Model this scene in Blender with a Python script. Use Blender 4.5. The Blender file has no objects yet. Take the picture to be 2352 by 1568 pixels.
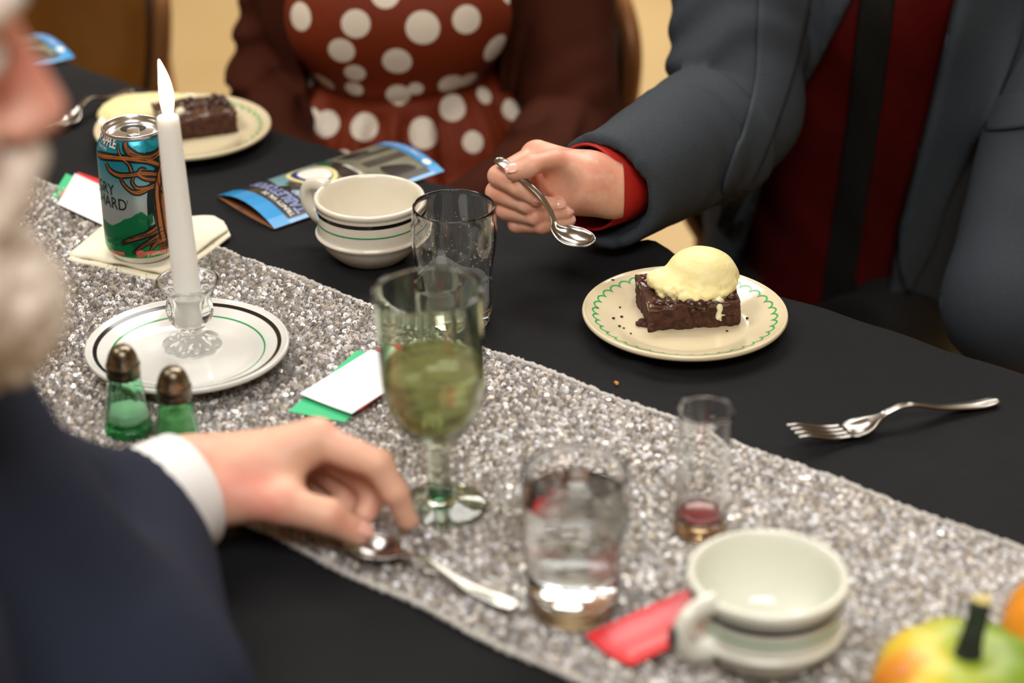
import bpy, bmesh, math, random
import numpy as np
from mathutils import Vector, Matrix, Euler
from mathutils.bvhtree import BVHTree

random.seed(7); np.random.seed(7)
scene = bpy.context.scene
COL = scene.collection
PI = math.pi

# ------------------------------------------------------------------ camera
TZ = 0.75                                   # height of the table top
CAMZ = TZ + 0.80
FPX = 4800.0
PITCH = math.radians(27.5)
cam_d = bpy.data.cameras.new('camera'); cam = bpy.data.objects.new('camera', cam_d); COL.objects.link(cam)
cam.location = (0, 0, CAMZ); cam.rotation_euler = (PI / 2 - PITCH, 0, 0)
cam_d.sensor_width = 36; cam_d.lens = FPX / 2352 * 36
cam_d.clip_start = .05; cam_d.clip_end = 60
cam_d.dof.use_dof = True; cam_d.dof.focus_distance = 1.77; cam_d.dof.aperture_fstop = 3.0
scene.camera = cam

# ------------------------------------------------------------------ world, lamps, exposure
world = bpy.data.worlds.new('world'); scene.world = world; world.use_nodes = True
wb = world.node_tree.nodes['Background']; wb.inputs[0].default_value = (1, .93, .84, 1); wb.inputs[1].default_value = .3

def area(name, loc, size, power, color, rot=(0, 0, 0)):
    l = bpy.data.lights.new(name, 'AREA'); l.shape = 'RECTANGLE'; l.size, l.size_y = size; l.energy = power; l.color = color
    o = bpy.data.objects.new(name, l); COL.objects.link(o); o.location = loc; o.rotation_euler = rot
    return o
area('ceiling_lamp_far', (.5, 3.3, 3.12), (2.4, 1.2), 132, (1, .975, .94))
area('ceiling_lamp_back', (.9, 6.0, 3.12), (2.4, 1.2), 150, (1, .95, .86))
area('ceiling_lamp_left', (-1.7, 1.7, 3.12), (1.2, 1.2), 60, (1, .98, .95))
area('front_fill_lamp', (.2, -.6, 3.12), (1.6, 1.2), 112, (1, .985, .97))  # unseen fill added over the camera to brighten the fronts

scene.view_settings.view_transform = 'Standard'
scene.view_settings.look = 'None'
scene.view_settings.gamma = 1
scene.view_settings.use_curve_mapping = False
scene.view_settings.exposure = -0.54
scene.cycles.max_bounces = 16
scene.cycles.transmission_bounces = 14
scene.cycles.glossy_bounces = 6
scene.cycles.diffuse_bounces = 4
scene.cycles.blur_glossy = .5

# ------------------------------------------------------------------ frame helpers
FW = Vector((0, math.cos(PITCH), -math.sin(PITCH))); RT = Vector((1, 0, 0)); UPV = RT.cross(FW)
CAM = Vector((0, 0, CAMZ))
def ray(px, py): return FW + RT * ((px - 1176) / FPX) - UPV * ((py - 784) / FPX)
def at(px, py, z=0.):
    "world point on the horizontal plane z above the table top"
    d = ray(px, py); return CAM + d * ((TZ + z - CAMZ) / d.z)
def J(px, py, depth): return CAM + ray(px, py) * depth
TU = Vector((.7801, -.6257, 0)); TN = Vector((.6257, .7801, 0))     # along / across the table
def ST(s, t, z=0.): return TU * s + TN * t + Vector((0, 0, TZ + z))
def lin(c):
    c = [x / 255 for x in c]
    return tuple((x / 12.92 if x <= .04045 else ((x + .055) / 1.055) ** 2.4) for x in c)

# ------------------------------------------------------------------ object helpers
def mesh_from(name, V, F, mats=None, smooth=True):
    me = bpy.data.meshes.new(name)
    me.from_pydata([tuple(v) for v in V], [], [tuple(int(i) for i in f) for f in F])
    if smooth: me.polygons.foreach_set('use_smooth', [True] * len(me.polygons))
    if mats:
        for m in (mats if isinstance(mats, (list, tuple)) else [mats]): me.materials.append(m)
    me.update()
    return me
def link(name, me, parent=None):
    o = bpy.data.objects.new(name, me); COL.objects.link(o)
    if parent: o.parent = parent
    return o
def thing(name, label, cat, loc, rot=(0, 0, 0), group=None):
    o = bpy.data.objects.new(name, None); COL.objects.link(o); o.location = loc; o.rotation_euler = rot
    o.empty_display_size = .02
    o['label'] = label; o['category'] = cat
    if group: o['group'] = group
    return o
def part(name, VF, m, parent, local=True, smooth=True, label=None, auto=None):
    V, F = VF
    if not local:
        inv = Matrix.Translation(parent.location) @ parent.rotation_euler.to_matrix().to_4x4()
        p = parent.parent
        while p:
            inv = (Matrix.Translation(p.location) @ p.rotation_euler.to_matrix().to_4x4()) @ inv; p = p.parent
        inv = inv.inverted()
        V = [inv @ Vector(v) for v in V]
    me = mesh_from(name, V, F, m, smooth)
    if auto: sharp(me, auto)
    o = link(name, me, parent)
    if label: o['label'] = label
    return o
def solo(name, VF, m, label, cat, base=None, smooth=True, group=None, auto=None, kind=None):
    V, F = VF
    base = Vector(base) if base is not None else Vector((0, 0, 0))
    me = mesh_from(name, [Vector(v) - base for v in V], F, m, smooth)
    if auto: sharp(me, auto)
    o = link(name, me); o.location = base
    if label: o['label'] = label
    if cat: o['category'] = cat
    if group: o['group'] = group
    if kind: o['kind'] = kind
    return o
def sharp(me, deg):
    bm = bmesh.new(); bm.from_mesh(me); bm.normal_update()
    for e in bm.edges:
        if len(e.link_faces) == 2 and e.calc_face_angle(0) > math.radians(deg): e.smooth = False
    bm.to_mesh(me); bm.free()
def struct(name, VF, m):
    o = solo(name, VF, m, None, None, smooth=False); o['kind'] = 'structure'; return o
def dup(root, loc, rot=None, label=None):
    r = root.copy(); COL.objects.link(r); r.location = loc
    if rot: r.rotation_euler = rot
    if label: r['label'] = label
    for ch in list(root.children):
        c = ch.copy(); COL.objects.link(c); c.parent = r
        for g in ch.children:
            d = g.copy(); COL.objects.link(d); d.parent = c
    return r
def join(*vfs):
    V, F = [], []
    for v, f in vfs:
        n = len(V); V += [Vector(x) for x in v]; F += [tuple(i + n for i in q) for q in f]
    return V, F
def xform(VF, M): return [M @ Vector(v) for v in VF[0]], VF[1]

# ------------------------------------------------------------------ geometry
def box(c, d, bevel=0.):
    bm = bmesh.new(); bmesh.ops.create_cube(bm, size=1)
    for v in bm.verts: v.co = Vector((c[i] + v.co[i] * d[i] for i in range(3)))
    if bevel: bmesh.ops.bevel(bm, geom=bm.edges[:], offset=bevel, segments=2, profile=.5, affect='EDGES')
    return bm_out(bm)
def bm_out(bm):
    bm.verts.index_update()
    V = [v.co.copy() for v in bm.verts]; F = [[v.index for v in f.verts] for f in bm.faces]; bm.free(); return V, F
def spline(pts, n):
    "Catmull-Rom through rows of any width"
    P = np.array([list(p) for p in pts], float); P = np.vstack([2 * P[0] - P[1], P, 2 * P[-1] - P[-2]])
    out = []
    for i in range(1, len(P) - 2):
        for k in range(n):
            t = k / n; a, b, c, d = P[i - 1:i + 3]
            out.append(.5 * (2 * b + (c - a) * t + (2 * a - 5 * b + 4 * c - d) * t * t + (3 * b - a - 3 * c + d) * t ** 3))
    out.append(P[-2]); return np.array(out)
def lathe(prof, n=64, mod=None, sm=0, closed=False):
    "surface of revolution round z; mod(theta, r, z) may change the radius"
    if sm: prof = [tuple(p) for p in spline(prof, sm)]
    V, F, rows = [], [], []
    for r, z in prof:
        if r < 1e-6: rows.append([len(V)]); V.append(Vector((0, 0, z)))
        else:
            row = []
            for k in range(n):
                th = 2 * PI * k / n; rr = mod(th, r, z) if mod else r
                row.append(len(V)); V.append(Vector((rr * math.cos(th), rr * math.sin(th), z)))
            rows.append(row)
    if closed: rows.append(rows[0])
    for a, b in zip(rows, rows[1:]):
        for k in range(n):
            k2 = (k + 1) % n
            if len(a) == 1 and len(b) == 1: continue
            if len(a) == 1: F.append((a[0], b[k2], b[k]))
            elif len(b) == 1: F.append((a[k], a[k2], b[0]))
            else: F.append((a[k], a[k2], b[k2], b[k]))
    return V, F
def tube(pts, radii, n=12, cap=True, flat=1., up=Vector((0, 0, 1))):
    P = [Vector(p) for p in pts]; V, F = [], []
    if not isinstance(radii, (list, tuple, np.ndarray)): radii = [radii] * len(P)
    B0 = None
    for i, p in enumerate(P):
        t = (P[min(i + 1, len(P) - 1)] - P[max(i - 1, 0)]).normalized()
        b = t.cross(up) if B0 is None else B0 - t * B0.dot(t)
        if b.length < 1e-5: b = t.cross(Vector((1, 0, 0)))
        b.normalize(); B0 = b; nn = b.cross(t)
        for k in range(n):
            a = 2 * PI * k / n; V.append(p + b * (math.cos(a) * radii[i]) + nn * (math.sin(a) * radii[i] * flat))
    for i in range(len(P) - 1):
        for k in range(n):
            F.append((i * n + k, i * n + (k + 1) % n, (i + 1) * n + (k + 1) % n, (i + 1) * n + k))
    if cap:
        F.append(tuple(range(n))[::-1]); F.append(tuple((len(P) - 1) * n + k for k in range(n)))
    return V, F
def uv_ell(c, r, n=16, m=10, R=None):
    V, F = lathe([(max(math.sin(PI * i / m), 0) if 0 < i < m else 0, -math.cos(PI * i / m)) for i in range(m + 1)], n)
    V = [Vector((v.x * r[0], v.y * r[1], v.z * r[2])) for v in V]
    if R is not None: V = [R @ v for v in V]
    return [Vector(c) + v for v in V], F
def slab(poly, z0, z1, warp=None, cuts=0):
    "flat polygon (world xy) made a plate between two heights"
    bm = bmesh.new()
    vs = [bm.verts.new((p[0], p[1], 0)) for p in poly]; f = bm.faces.new(vs)
    if cuts:
        bmesh.ops.triangulate(bm, faces=bm.faces[:])
        for _ in range(cuts): bmesh.ops.subdivide_edges(bm, edges=bm.edges[:], cuts=1, use_grid_fill=True)
    bm.normal_update()
    if bm.faces[:][0].normal.z < 0: bmesh.ops.reverse_faces(bm, faces=bm.faces[:])
    ret = bmesh.ops.extrude_face_region(bm, geom=bm.faces[:])
    up = {g for g in ret['geom'] if isinstance(g, bmesh.types.BMVert)}
    for v in bm.verts:
        w = warp(v.co.x, v.co.y) if warp else 0
        v.co.z = (z1 if v in up else z0) + w
    bmesh.ops.recalc_face_normals(bm, faces=bm.faces[:])
    return bm_out(bm)
def sheet(rows, thick=.0015):
    "grid of points given a thickness along its normals"
    R, C = len(rows), len(rows[0]); V = [Vector(p) for r in rows for p in r]; F = []
    N = []
    for i in range(R):
        for j in range(C):
            a = Vector(rows[min(i + 1, R - 1)][j]) - Vector(rows[max(i - 1, 0)][j])
            b = Vector(rows[i][min(j + 1, C - 1)]) - Vector(rows[i][max(j - 1, 0)])
            nn = a.cross(b); N.append(nn.normalized() if nn.length > 0 else Vector((0, 0, 1)))
    V += [v - n * thick for v, n in zip(V, N)]; o = R * C
    for i in range(R - 1):
        for j in range(C - 1):
            q = (i * C + j, (i + 1) * C + j, (i + 1) * C + j + 1, i * C + j + 1)
            F.append(q); F.append(tuple(o + k for k in q[::-1]))
    ring = [j for j in range(C)] + [i * C + C - 1 for i in range(1, R)] + [(R - 1) * C + j for j in range(C - 2, -1, -1)] + [i * C for i in range(R - 2, 0, -1)]
    for a, b in zip(ring, ring[1:] + ring[:1]): F.append((a, b, o + b, o + a))
    return V, F
def cutlery(pts, n=8, thick=.0016, up=Vector((0, 0, 1)), cols=9):
    "pts: (world point, width, cup depth); a shaped metal strip with thickness"
    S = spline([(*p, w, c) for p, w, c in pts], n); rows = []
    for i, s in enumerate(S):
        p = Vector(s[:3]); T = Vector(S[min(i + 1, len(S) - 1)][:3] - S[max(i - 1, 0)][:3]).normalized()
        B = T.cross(up).normalized(); N = B.cross(T)
        w, c = max(s[3], .0008), s[4]
        rows.append([p + B * (w / 2 * v) + N * (c * (v * v - 1) + (.0006 * (1 - abs(v)) if c == 0 else 0)) for v in np.linspace(-1, 1, cols)])
    return sheet(rows, thick)

# ------------------------------------------------------------------ soft bodies: distance fields and surface nets
class Field:
    def __init__(s, lo, hi, h):
        s.lo = np.array(lo, float); s.h = h; n = [int(math.ceil((b - a) / h)) + 1 for a, b in zip(lo, hi)]
        s.X = (lo[0] + h * np.arange(n[0], dtype=np.float32))[:, None, None]
        s.Y = (lo[1] + h * np.arange(n[1], dtype=np.float32))[None, :, None]
        s.Z = (lo[2] + h * np.arange(n[2], dtype=np.float32))[None, None, :]
        s.D = np.full(n, 1., np.float32)
    def put(s, d, k=0.):
        if k > 0:
            hh = np.clip(.5 + .5 * (s.D - d) / k, 0, 1); s.D = s.D * (1 - hh) + d * hh - k * hh * (1 - hh)
        else: s.D = np.minimum(s.D, d)
    def d_cone(s, a, b, ra, rb):
        a = np.array(a, float); b = np.array(b, float); u = b - a; L = float(u @ u) or 1e-9
        x, y, z = s.X - a[0], s.Y - a[1], s.Z - a[2]
        t = np.clip((x * u[0] + y * u[1] + z * u[2]) / L, 0, 1)
        return (np.sqrt((x - t * u[0]) ** 2 + (y - t * u[1]) ** 2 + (z - t * u[2]) ** 2) - (ra + (rb - ra) * t)).astype(np.float32)
    def d_ell(s, c, r, R=None):
        x, y, z = s.X - c[0], s.Y - c[1], s.Z - c[2]
        if R is not None:
            M = np.array(R.to_3x3()).T
            x, y, z = (M[0, 0] * x + M[0, 1] * y + M[0, 2] * z, M[1, 0] * x + M[1, 1] * y + M[1, 2] * z, M[2, 0] * x + M[2, 1] * y + M[2, 2] * z)
        k0 = np.sqrt((x / r[0]) ** 2 + (y / r[1]) ** 2 + (z / r[2]) ** 2)
        k1 = np.sqrt((x / r[0] ** 2) ** 2 + (y / r[1] ** 2) ** 2 + (z / r[2] ** 2) ** 2) + 1e-9
        return (k0 * (k0 - 1) / k1).astype(np.float32)
    def cone(s, a, b, ra, rb, k=0.): s.put(s.d_cone(a, b, ra, rb), k)
    def chain(s, pts, rs, k=0.004, kin=.003):
        d = None
        for i in range(len(pts) - 1):
            e = s.d_cone(pts[i], pts[i + 1], rs[i], rs[i + 1])
            if d is None: d = e
            else:
                hh = np.clip(.5 + .5 * (d - e) / kin, 0, 1); d = d * (1 - hh) + e * hh - kin * hh * (1 - hh)
        s.put(d, k)
    def ell(s, c, r, k=0., R=None): s.put(s.d_ell(c, r, R), k)
    def cut(s, d, k=0.):
        if k > 0:
            d = -d; hh = np.clip(.5 - .5 * (s.D - d) / k, 0, 1); s.D = s.D * (1 - hh) + d * hh + k * hh * (1 - hh)
        else: s.D = np.maximum(s.D, -d)
    def mesh(s):
        D = s.D.copy()
        for ax in range(3):
            sl = [slice(None)] * 3
            for e in (0, -1): sl[ax] = e; D[tuple(sl)] = np.maximum(D[tuple(sl)], 1e-4)
        n = D.shape; ins = D < 0
        c = np.zeros((n[0] - 1, n[1] - 1, n[2] - 1, 3), np.float32); cnt = np.zeros(c.shape[:3], np.float32)
        def sub(A, o): return A[o[0]:n[0] - 1 + o[0], o[1]:n[1] - 1 + o[1], o[2]:n[2] - 1 + o[2]]
        for ax in range(3):
            oth = [a for a in range(3) if a != ax]
            for i in (0, 1):
                for j in (0, 1):
                    o1 = [0, 0, 0]; o1[oth[0]] = i; o1[oth[1]] = j; o2 = list(o1); o2[ax] = 1
                    a, b = sub(D, o1), sub(D, o2); m = (a < 0) != (b < 0)
                    t = np.where(m, a / np.where(m, a - b, 1), 0)
                    cnt += m
                    c[..., ax] += t
                    c[..., oth[0]] += m * i; c[..., oth[1]] += m * j
        act = cnt > 0; idx = np.full(cnt.shape, -1, np.int64); ijk = np.argwhere(act); idx[act] = np.arange(len(ijk))
        V = (ijk + c[act] / cnt[act][:, None]) * s.h + s.lo
        F = []
        for ax in range(3):
            b, d = (ax + 1) % 3, (ax + 2) % 3
            lo = [slice(None)] * 3; hi = [slice(None)] * 3
            lo[ax] = slice(0, -1); hi[ax] = slice(1, None)
            for a_ in (b, d): lo[a_] = slice(1, -1); hi[a_] = slice(1, -1)
            A, B = ins[tuple(lo)], ins[tuple(hi)]
            e = np.argwhere(A != B)
            if not len(e): continue
            flip = A[tuple(e.T)]
            e = e.copy(); e[:, b] += 1; e[:, d] += 1
            def cell(db, dd):
                q = e.copy(); q[:, b] -= db; q[:, d] -= dd; return idx[tuple(q.T)]
            Q = np.stack([cell(1, 1), cell(0, 1), cell(0, 0), cell(1, 0)], 1)
            Q[~flip] = Q[~flip][:, ::-1]; F.append(Q)
        F = np.vstack(F); F = F[(F >= 0).all(1)]
        return V, F
def vnoise(X, Y, Z, scale, seed):
    rs = np.random.RandomState(seed); L = rs.rand(32, 32, 32).astype(np.float32) * 2 - 1
    x, y, z = np.broadcast_arrays(X * scale, Y * scale, Z * scale)
    i, j, k = np.floor(x).astype(int), np.floor(y).astype(int), np.floor(z).astype(int)
    u, v, w = x - i, y - j, z - k; u, v, w = (q * q * (3 - 2 * q) for q in (u, v, w)); out = 0
    for a in (0, 1):
        for b in (0, 1):
            for c in (0, 1):
                out = out + L[(i + a) % 32, (j + b) % 32, (k + c) % 32] * (u if a else 1 - u) * (v if b else 1 - v) * (w if c else 1 - w)
    return out.astype(np.float32)
def relax(VF, it=2):
    V, F = np.array(VF[0], float), np.array(VF[1])
    E = np.vstack([F[:, [0, 1]], F[:, [1, 2]], F[:, [2, 3]], F[:, [3, 0]]])
    deg = np.zeros(len(V)); np.add.at(deg, E[:, 0], 1); np.add.at(deg, E[:, 1], 1)
    for lam in [.5, -.52] * it:
        S = np.zeros_like(V); np.add.at(S, E[:, 0], V[E[:, 1]]); np.add.at(S, E[:, 1], V[E[:, 0]])
        V = V + lam * (S / np.maximum(deg, 1)[:, None] - V)
    return V, F

# ------------------------------------------------------------------ materials
def nt(name):
    m = bpy.data.materials.new(name); m.use_nodes = True
    return m, m.node_tree.nodes, m.node_tree.links, m.node_tree.nodes['Principled BSDF']
def mat(name, col, rough=.5, metal=0, trans=0, ior=1.45, sss=0, sssr=.005, coat=0, spec=.5, var=None, var2=None, bump=None, sheen=0, emit=None, aniso=None):
    m, N, L, b = nt(name)
    c = lin(col)
    b.inputs['Base Color'].default_value = (*c, 1); b.inputs['Roughness'].default_value = rough
    b.inputs['Metallic'].default_value = metal; b.inputs['Transmission Weight'].default_value = trans; b.inputs['IOR'].default_value = ior
    b.inputs['Subsurface Weight'].default_value = sss
    b.inputs['Subsurface Radius'].default_value = (1, .35, .2); b.inputs['Subsurface Scale'].default_value = sssr
    b.inputs['Coat Weight'].default_value = coat; b.inputs['Coat Roughness'].default_value = .08
    b.inputs['Specular IOR Level'].default_value = spec; b.inputs['Sheen Weight'].default_value = sheen
    tc = N.new('ShaderNodeTexCoord')
    src = None
    for v in (var, var2):
        if not v: continue
        sc, c2, lo, hi = v                                     # scale, second colour, ramp limits
        n = N.new('ShaderNodeTexNoise'); n.inputs['Scale'].default_value = sc; n.inputs['Detail'].default_value = 5
        L.new(tc.outputs['Object'], n.inputs['Vector'])
        r = N.new('ShaderNodeMapRange'); r.inputs[1].default_value = lo; r.inputs[2].default_value = hi; L.new(n.outputs[0], r.inputs[0])
        mx = N.new('ShaderNodeMix'); mx.data_type = 'RGBA'; L.new(r.outputs[0], mx.inputs['Factor'])
        if src: L.new(src, mx.inputs['A'])
        else: mx.inputs['A'].default_value = (*c, 1)
        mx.inputs['B'].default_value = (*lin(c2), 1); src = mx.outputs['Result']
    if src: L.new(src, b.inputs['Base Color'])
    if bump:
        last = None
        for sc, st, dist in (bump if isinstance(bump[0], (tuple, list)) else [bump]):
            n = N.new('ShaderNodeTexNoise'); n.inputs['Scale'].default_value = sc; n.inputs['Detail'].default_value = 4
            L.new(tc.outputs['Object'], n.inputs['Vector'])
            bp = N.new('ShaderNodeBump'); bp.inputs['Strength'].default_value = st; bp.inputs['Distance'].default_value = dist
            L.new(n.outputs[0], bp.inputs['Height'])
            if last: L.new(last, bp.inputs['Normal'])
            last = bp.outputs[0]
        L.new(last, b.inputs['Normal'])
    if emit: b.inputs['Emission Color'].default_value = (*lin(emit[0]), 1); b.inputs['Emission Strength'].default_value = emit[1]
    return m
def node_math(N, L, op, a, b=None):
    n = N.new('ShaderNodeMath'); n.operation = op
    for i, v in enumerate((a, b)):
        if v is None: continue
        if isinstance(v, (int, float)): n.inputs[i].default_value = v
        else: L.new(v, n.inputs[i])
    return n.outputs[0]

M = {}
M['floor'] = mat('floor_tan', (186, 160, 114), .45, var=(1.2, (172, 144, 98), .4, .7), bump=(60, .05, .002))
M['wall'] = mat('wall_paint', (222, 205, 172), .8, bump=(200, .1, .001))
M['ceiling'] = mat('ceiling_tile', (235, 230, 220), .9)
M['cloth'] = mat('black_tablecloth', (27, 28, 30), .8, spec=.12, var=(6, (31, 31, 32), .35, .7), bump=[(7, .45, .02), (26, .2, .006), (1500, .25, .0004)])
M['wood'] = mat('table_wood', (120, 90, 60), .5, var=(8, (95, 68, 42), .4, .7))
M['steel'] = mat('stainless_steel', (158, 155, 151), .2, 1, bump=(500, .03, .0003))
M['steel_old'] = mat('worn_pewter', (150, 140, 122), .3, 1, var=(70, (95, 86, 72), .4, .65))
M['alu'] = mat('aluminium', (225, 225, 225), .24, 1)
M['ivory'] = mat('ivory_glaze', (228, 222, 206), .14, coat=.4, sss=.05, var=(14, (222, 214, 196), .4, .7))
M['white_glaze'] = mat('white_glaze', (218, 218, 213), .1, coat=.5)
M['cool_glaze'] = mat('cool_ivory_glaze', (226, 227, 214), .14, coat=.4)
M['cream'] = mat('cream_glaze', (224, 211, 178), .14, coat=.4, var=(10, (219, 204, 168), .4, .7))
M['black_line'] = mat('black_glaze', (26, 24, 24), .15, coat=.3)
M['green_line'] = mat('green_glaze', (22, 150, 78), .2, coat=.3)
M['green_scallop'] = mat('green_transfer_print', (52, 168, 92), .25, coat=.3)
M['glass'] = mat('clear_glass', (252, 253, 252), 0, trans=1, ior=1.47)
M['grey_glass'] = mat('grey_green_glass', (222, 231, 214), 0, trans=1, ior=1.47)
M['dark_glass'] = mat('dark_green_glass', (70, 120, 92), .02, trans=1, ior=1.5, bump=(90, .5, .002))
M['fog'] = mat('condensation', (246, 248, 249), .5, trans=.86, ior=1.08, bump=[(900, .8, .0006)])
M['water'] = mat('water', (250, 252, 252), 0, trans=1, ior=1.33)
M['wine'] = mat('white_wine', (240, 236, 180), .12, trans=.72, ior=1.34)
M['cherry'] = mat('red_syrup', (206, 92, 100), .1, trans=.6, ior=1.4)
M['amber'] = mat('amber_glint_tint', (226, 194, 146), .05, trans=.9, ior=1.4)  # paints the amber refraction of thick glass bases as a colour
M['wax'] = mat('white_wax', (248, 247, 242), .4, sss=.5, sssr=.012)
M['wax'].node_tree.nodes['Principled BSDF'].inputs['Subsurface Radius'].default_value = (1, .9, .75)
M['wick'] = mat('burnt_wick', (30, 24, 26), .9)
M['green_glass'] = mat('green_shaker_glass', (206, 248, 222), .02, trans=1, ior=1.5)
M['green_deep'] = mat('deep_green_glass', (40, 220, 110), .02, trans=.7, ior=1.5)
M['salt'] = mat('salt', (238, 240, 226), .9, bump=(900, .5, .0008))
M['napkin'] = mat('cream_napkin', (236, 229, 205), .85, sheen=.2, bump=[(25, .3, .003), (1400, .2, .0003)])
M['paper_w'] = mat('white_card', (230, 230, 230), .55)
M['paper_g'] = mat('green_card', (62, 190, 130), .6)
M['paper_r'] = mat('red_card', (222, 42, 52), .38, coat=.15)
M['skin_r'] = mat('skin_diner', (222, 168, 142), .45, sss=.25, sssr=.006, var=(26, (212, 140, 116), .42, .72), var2=(70, (228, 180, 156), .5, .75), bump=[(160, .16, .0012), (900, .12, .0003)])
M['skin_n'] = mat('skin_near_man', (228, 178, 152), .48, sss=.25, sssr=.006, var=(20, (222, 142, 124), .45, .72), bump=[(120, .15, .0012)])
M['skin_f'] = mat('skin_face_ruddy', (230, 186, 164), .5, sss=.2, sssr=.006, var=(11, (218, 126, 112), .46, .66), bump=(150, .12, .001))
M['skin_w'] = mat('skin_woman', (226, 180, 156), .5, sss=.2, sssr=.006, var=(20, (214, 150, 130), .45, .72))
M['nail'] = mat('fingernail', (236, 178, 164), .22, coat=.3, sss=.1)
M['nail_tip'] = mat('nail_edge', (240, 222, 204), .3)
M['navy'] = mat('navy_suit', (40, 45, 60), .8, spec=.1, var=(9, (35, 40, 54), .4, .7), bump=[(14, .35, .01), (900, .25, .0004)])
M['shirt_w'] = mat('white_shirt', (240, 240, 240), .75, bump=[(30, .15, .002), (1200, .15, .0003)])
M['beard'] = mat('white_beard', (228, 216, 204), .8, var=(60, (190, 172, 156), .4, .7), bump=(220, .6, .003))
M['shirt_r'] = mat('red_shirt_in_shade', (78, 10, 8), .6, spec=.15, var=(7, (60, 8, 6), .4, .7), bump=[(11, .4, .012), (1100, .2, .0003)])  # same shirt as the cuff, with shade put into its red
M['cuff_r'] = mat('red_shirt_cuff', (172, 26, 18), .6, bump=(1100, .2, .0003))
M['tie'] = mat('black_tie', (24, 23, 22), .6, spec=.2, bump=[(900, .25, .0003)])
M['cardigan'] = mat('brown_cardigan', (58, 25, 14), .85, spec=.1, var=(8, (66, 30, 18), .4, .7), bump=[(1300, .3, .0006)])
M['plain_black'] = mat('shade_and_clothing_black', (14, 13, 13), .6)  # clothing black, also paints dark openings and the unlit lap
M['hair_b'] = mat('dark_hair', (44, 30, 24), .5, bump=(200, .5, .003))
M['hair_g'] = mat('grey_hair', (186, 178, 168), .6, bump=(200, .5, .003))
M['vinyl'] = mat('gold_brown_vinyl', (124, 78, 26), .38, var=(5, (100, 60, 18), .4, .7), bump=(240, .1, .0008))
M['frame'] = mat('bronze_frame', (146, 100, 60), .35, .35)
M['piping'] = mat('dark_piping', (42, 24, 14), .4)
M['brownie'] = mat('brownie_crumb', (78, 44, 28), .8, var=(160, (52, 27, 18), .4, .62), var2=(420, (104, 62, 40), .58, .72), bump=[(420, .8, .0014), (150, .5, .002)])
M['brownie_top'] = mat('brownie_glaze', (66, 34, 20), .2, coat=.6, var=(90, (84, 46, 28), .4, .65), bump=[(120, .6, .0025)])
M['choc'] = mat('chocolate_chip', (60, 31, 21), .3, coat=.12)
M['icecream'] = mat('vanilla_ice_cream', (247, 231, 166), .5, sss=.3, sssr=.006, var=(60, (249, 236, 182), .4, .65), bump=[(300, .35, .0012), (80, .3, .002)])
M['melt'] = mat('melted_cream', (238, 232, 196), .16, coat=.4, sss=.2)
M['gourd'] = None
M['stem'] = mat('gourd_stem', (38, 52, 36), .7, var=(90, (24, 30, 24), .4, .6))
M['stem_cut'] = mat('stem_cut_face', (206, 190, 120), .8)
M['orange'] = mat('orange_gourd', (232, 150, 34), .4, var=(16, (206, 112, 26), .4, .7), coat=.2)
M['bro_black'] = mat('leaflet_black', (44, 42, 40), .28, coat=.3)
M['bro_blue'] = mat('leaflet_blue', (28, 142, 206), .28, coat=.3)
M['bro_back'] = mat('leaflet_inside_brown', (142, 92, 58), .5, var=(30, (60, 40, 34), .55, .7))
M['bro_olive'] = mat('leaflet_olive_photo', (128, 128, 108), .3, coat=.3, var=(26, (98, 100, 84), .35, .7))
M['bro_teal'] = mat('leaflet_teal', (118, 160, 168), .3, coat=.3)
M['bro_green'] = mat('leaflet_green', (42, 92, 62), .3, coat=.3)
M['bro_dark'] = mat('leaflet_dark', (66, 64, 58), .3, coat=.3)
M['bro_white'] = mat('leaflet_white_ink', (238, 236, 226), .35)
M['bro_lilac'] = mat('leaflet_lilac_ink', (188, 194, 222), .35)
M['bro_ink'] = mat('leaflet_blue_ink', (62, 92, 178), .35)
M['bro_yellow'] = mat('leaflet_yellow_ink', (232, 220, 150), .35)
M['bro_navy'] = mat('leaflet_navy_ink', (42, 56, 122), .35)
M['ink'] = mat('can_black_ink', (18, 34, 34), .3, .3)
M['ink_brown'] = mat('can_brown_ink', (138, 82, 40), .3, .35, var=(140, (92, 52, 26), .45, .6))
M['ink_orange'] = mat('can_orange_ink', (192, 112, 54), .3, .35)
M['ink_green'] = mat('can_dark_green_ink', (10, 112, 66), .3, .3)
M['ink_teal'] = mat('can_teal_ink', (40, 150, 168), .3, .4)
M['ink_salmon'] = mat('can_salmon_ink', (226, 116, 98), .3, .2)
M['ink_pale'] = mat('can_pale_ink', (226, 200, 186), .3, .2)
M['crumb'] = mat('tan_crumb', (200, 140, 70), .9)
M['runner'] = mat('runner_mesh', (165, 158, 150), .7, .3, var=(300, (130, 124, 118), .4, .6))
M['hem'] = mat('runner_hem', (206, 202, 196), .5, .3, bump=(700, .9, .002))
# flame: brightest in the middle, orange at its edge
def flame_mat():
    m, N, L, b = nt('flame')
    lw = N.new('ShaderNodeLayerWeight'); lw.inputs[0].default_value = .35
    r = N.new('ShaderNodeValToRGB'); r.color_ramp.elements[0].color = (1, .86, .6, 1); r.color_ramp.elements[1].color = (1, .32, .05, 1)
    r.color_ramp.elements[0].position = .45; r.color_ramp.elements[1].position = .98
    L.new(lw.outputs['Facing'], r.inputs[0]); L.new(r.outputs[0], b.inputs['Emission Color'])
    b.inputs['Emission Strength'].default_value = 14; b.inputs['Base Color'].default_value = (0, 0, 0, 1); return m
M['flame'] = flame_mat()
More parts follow.
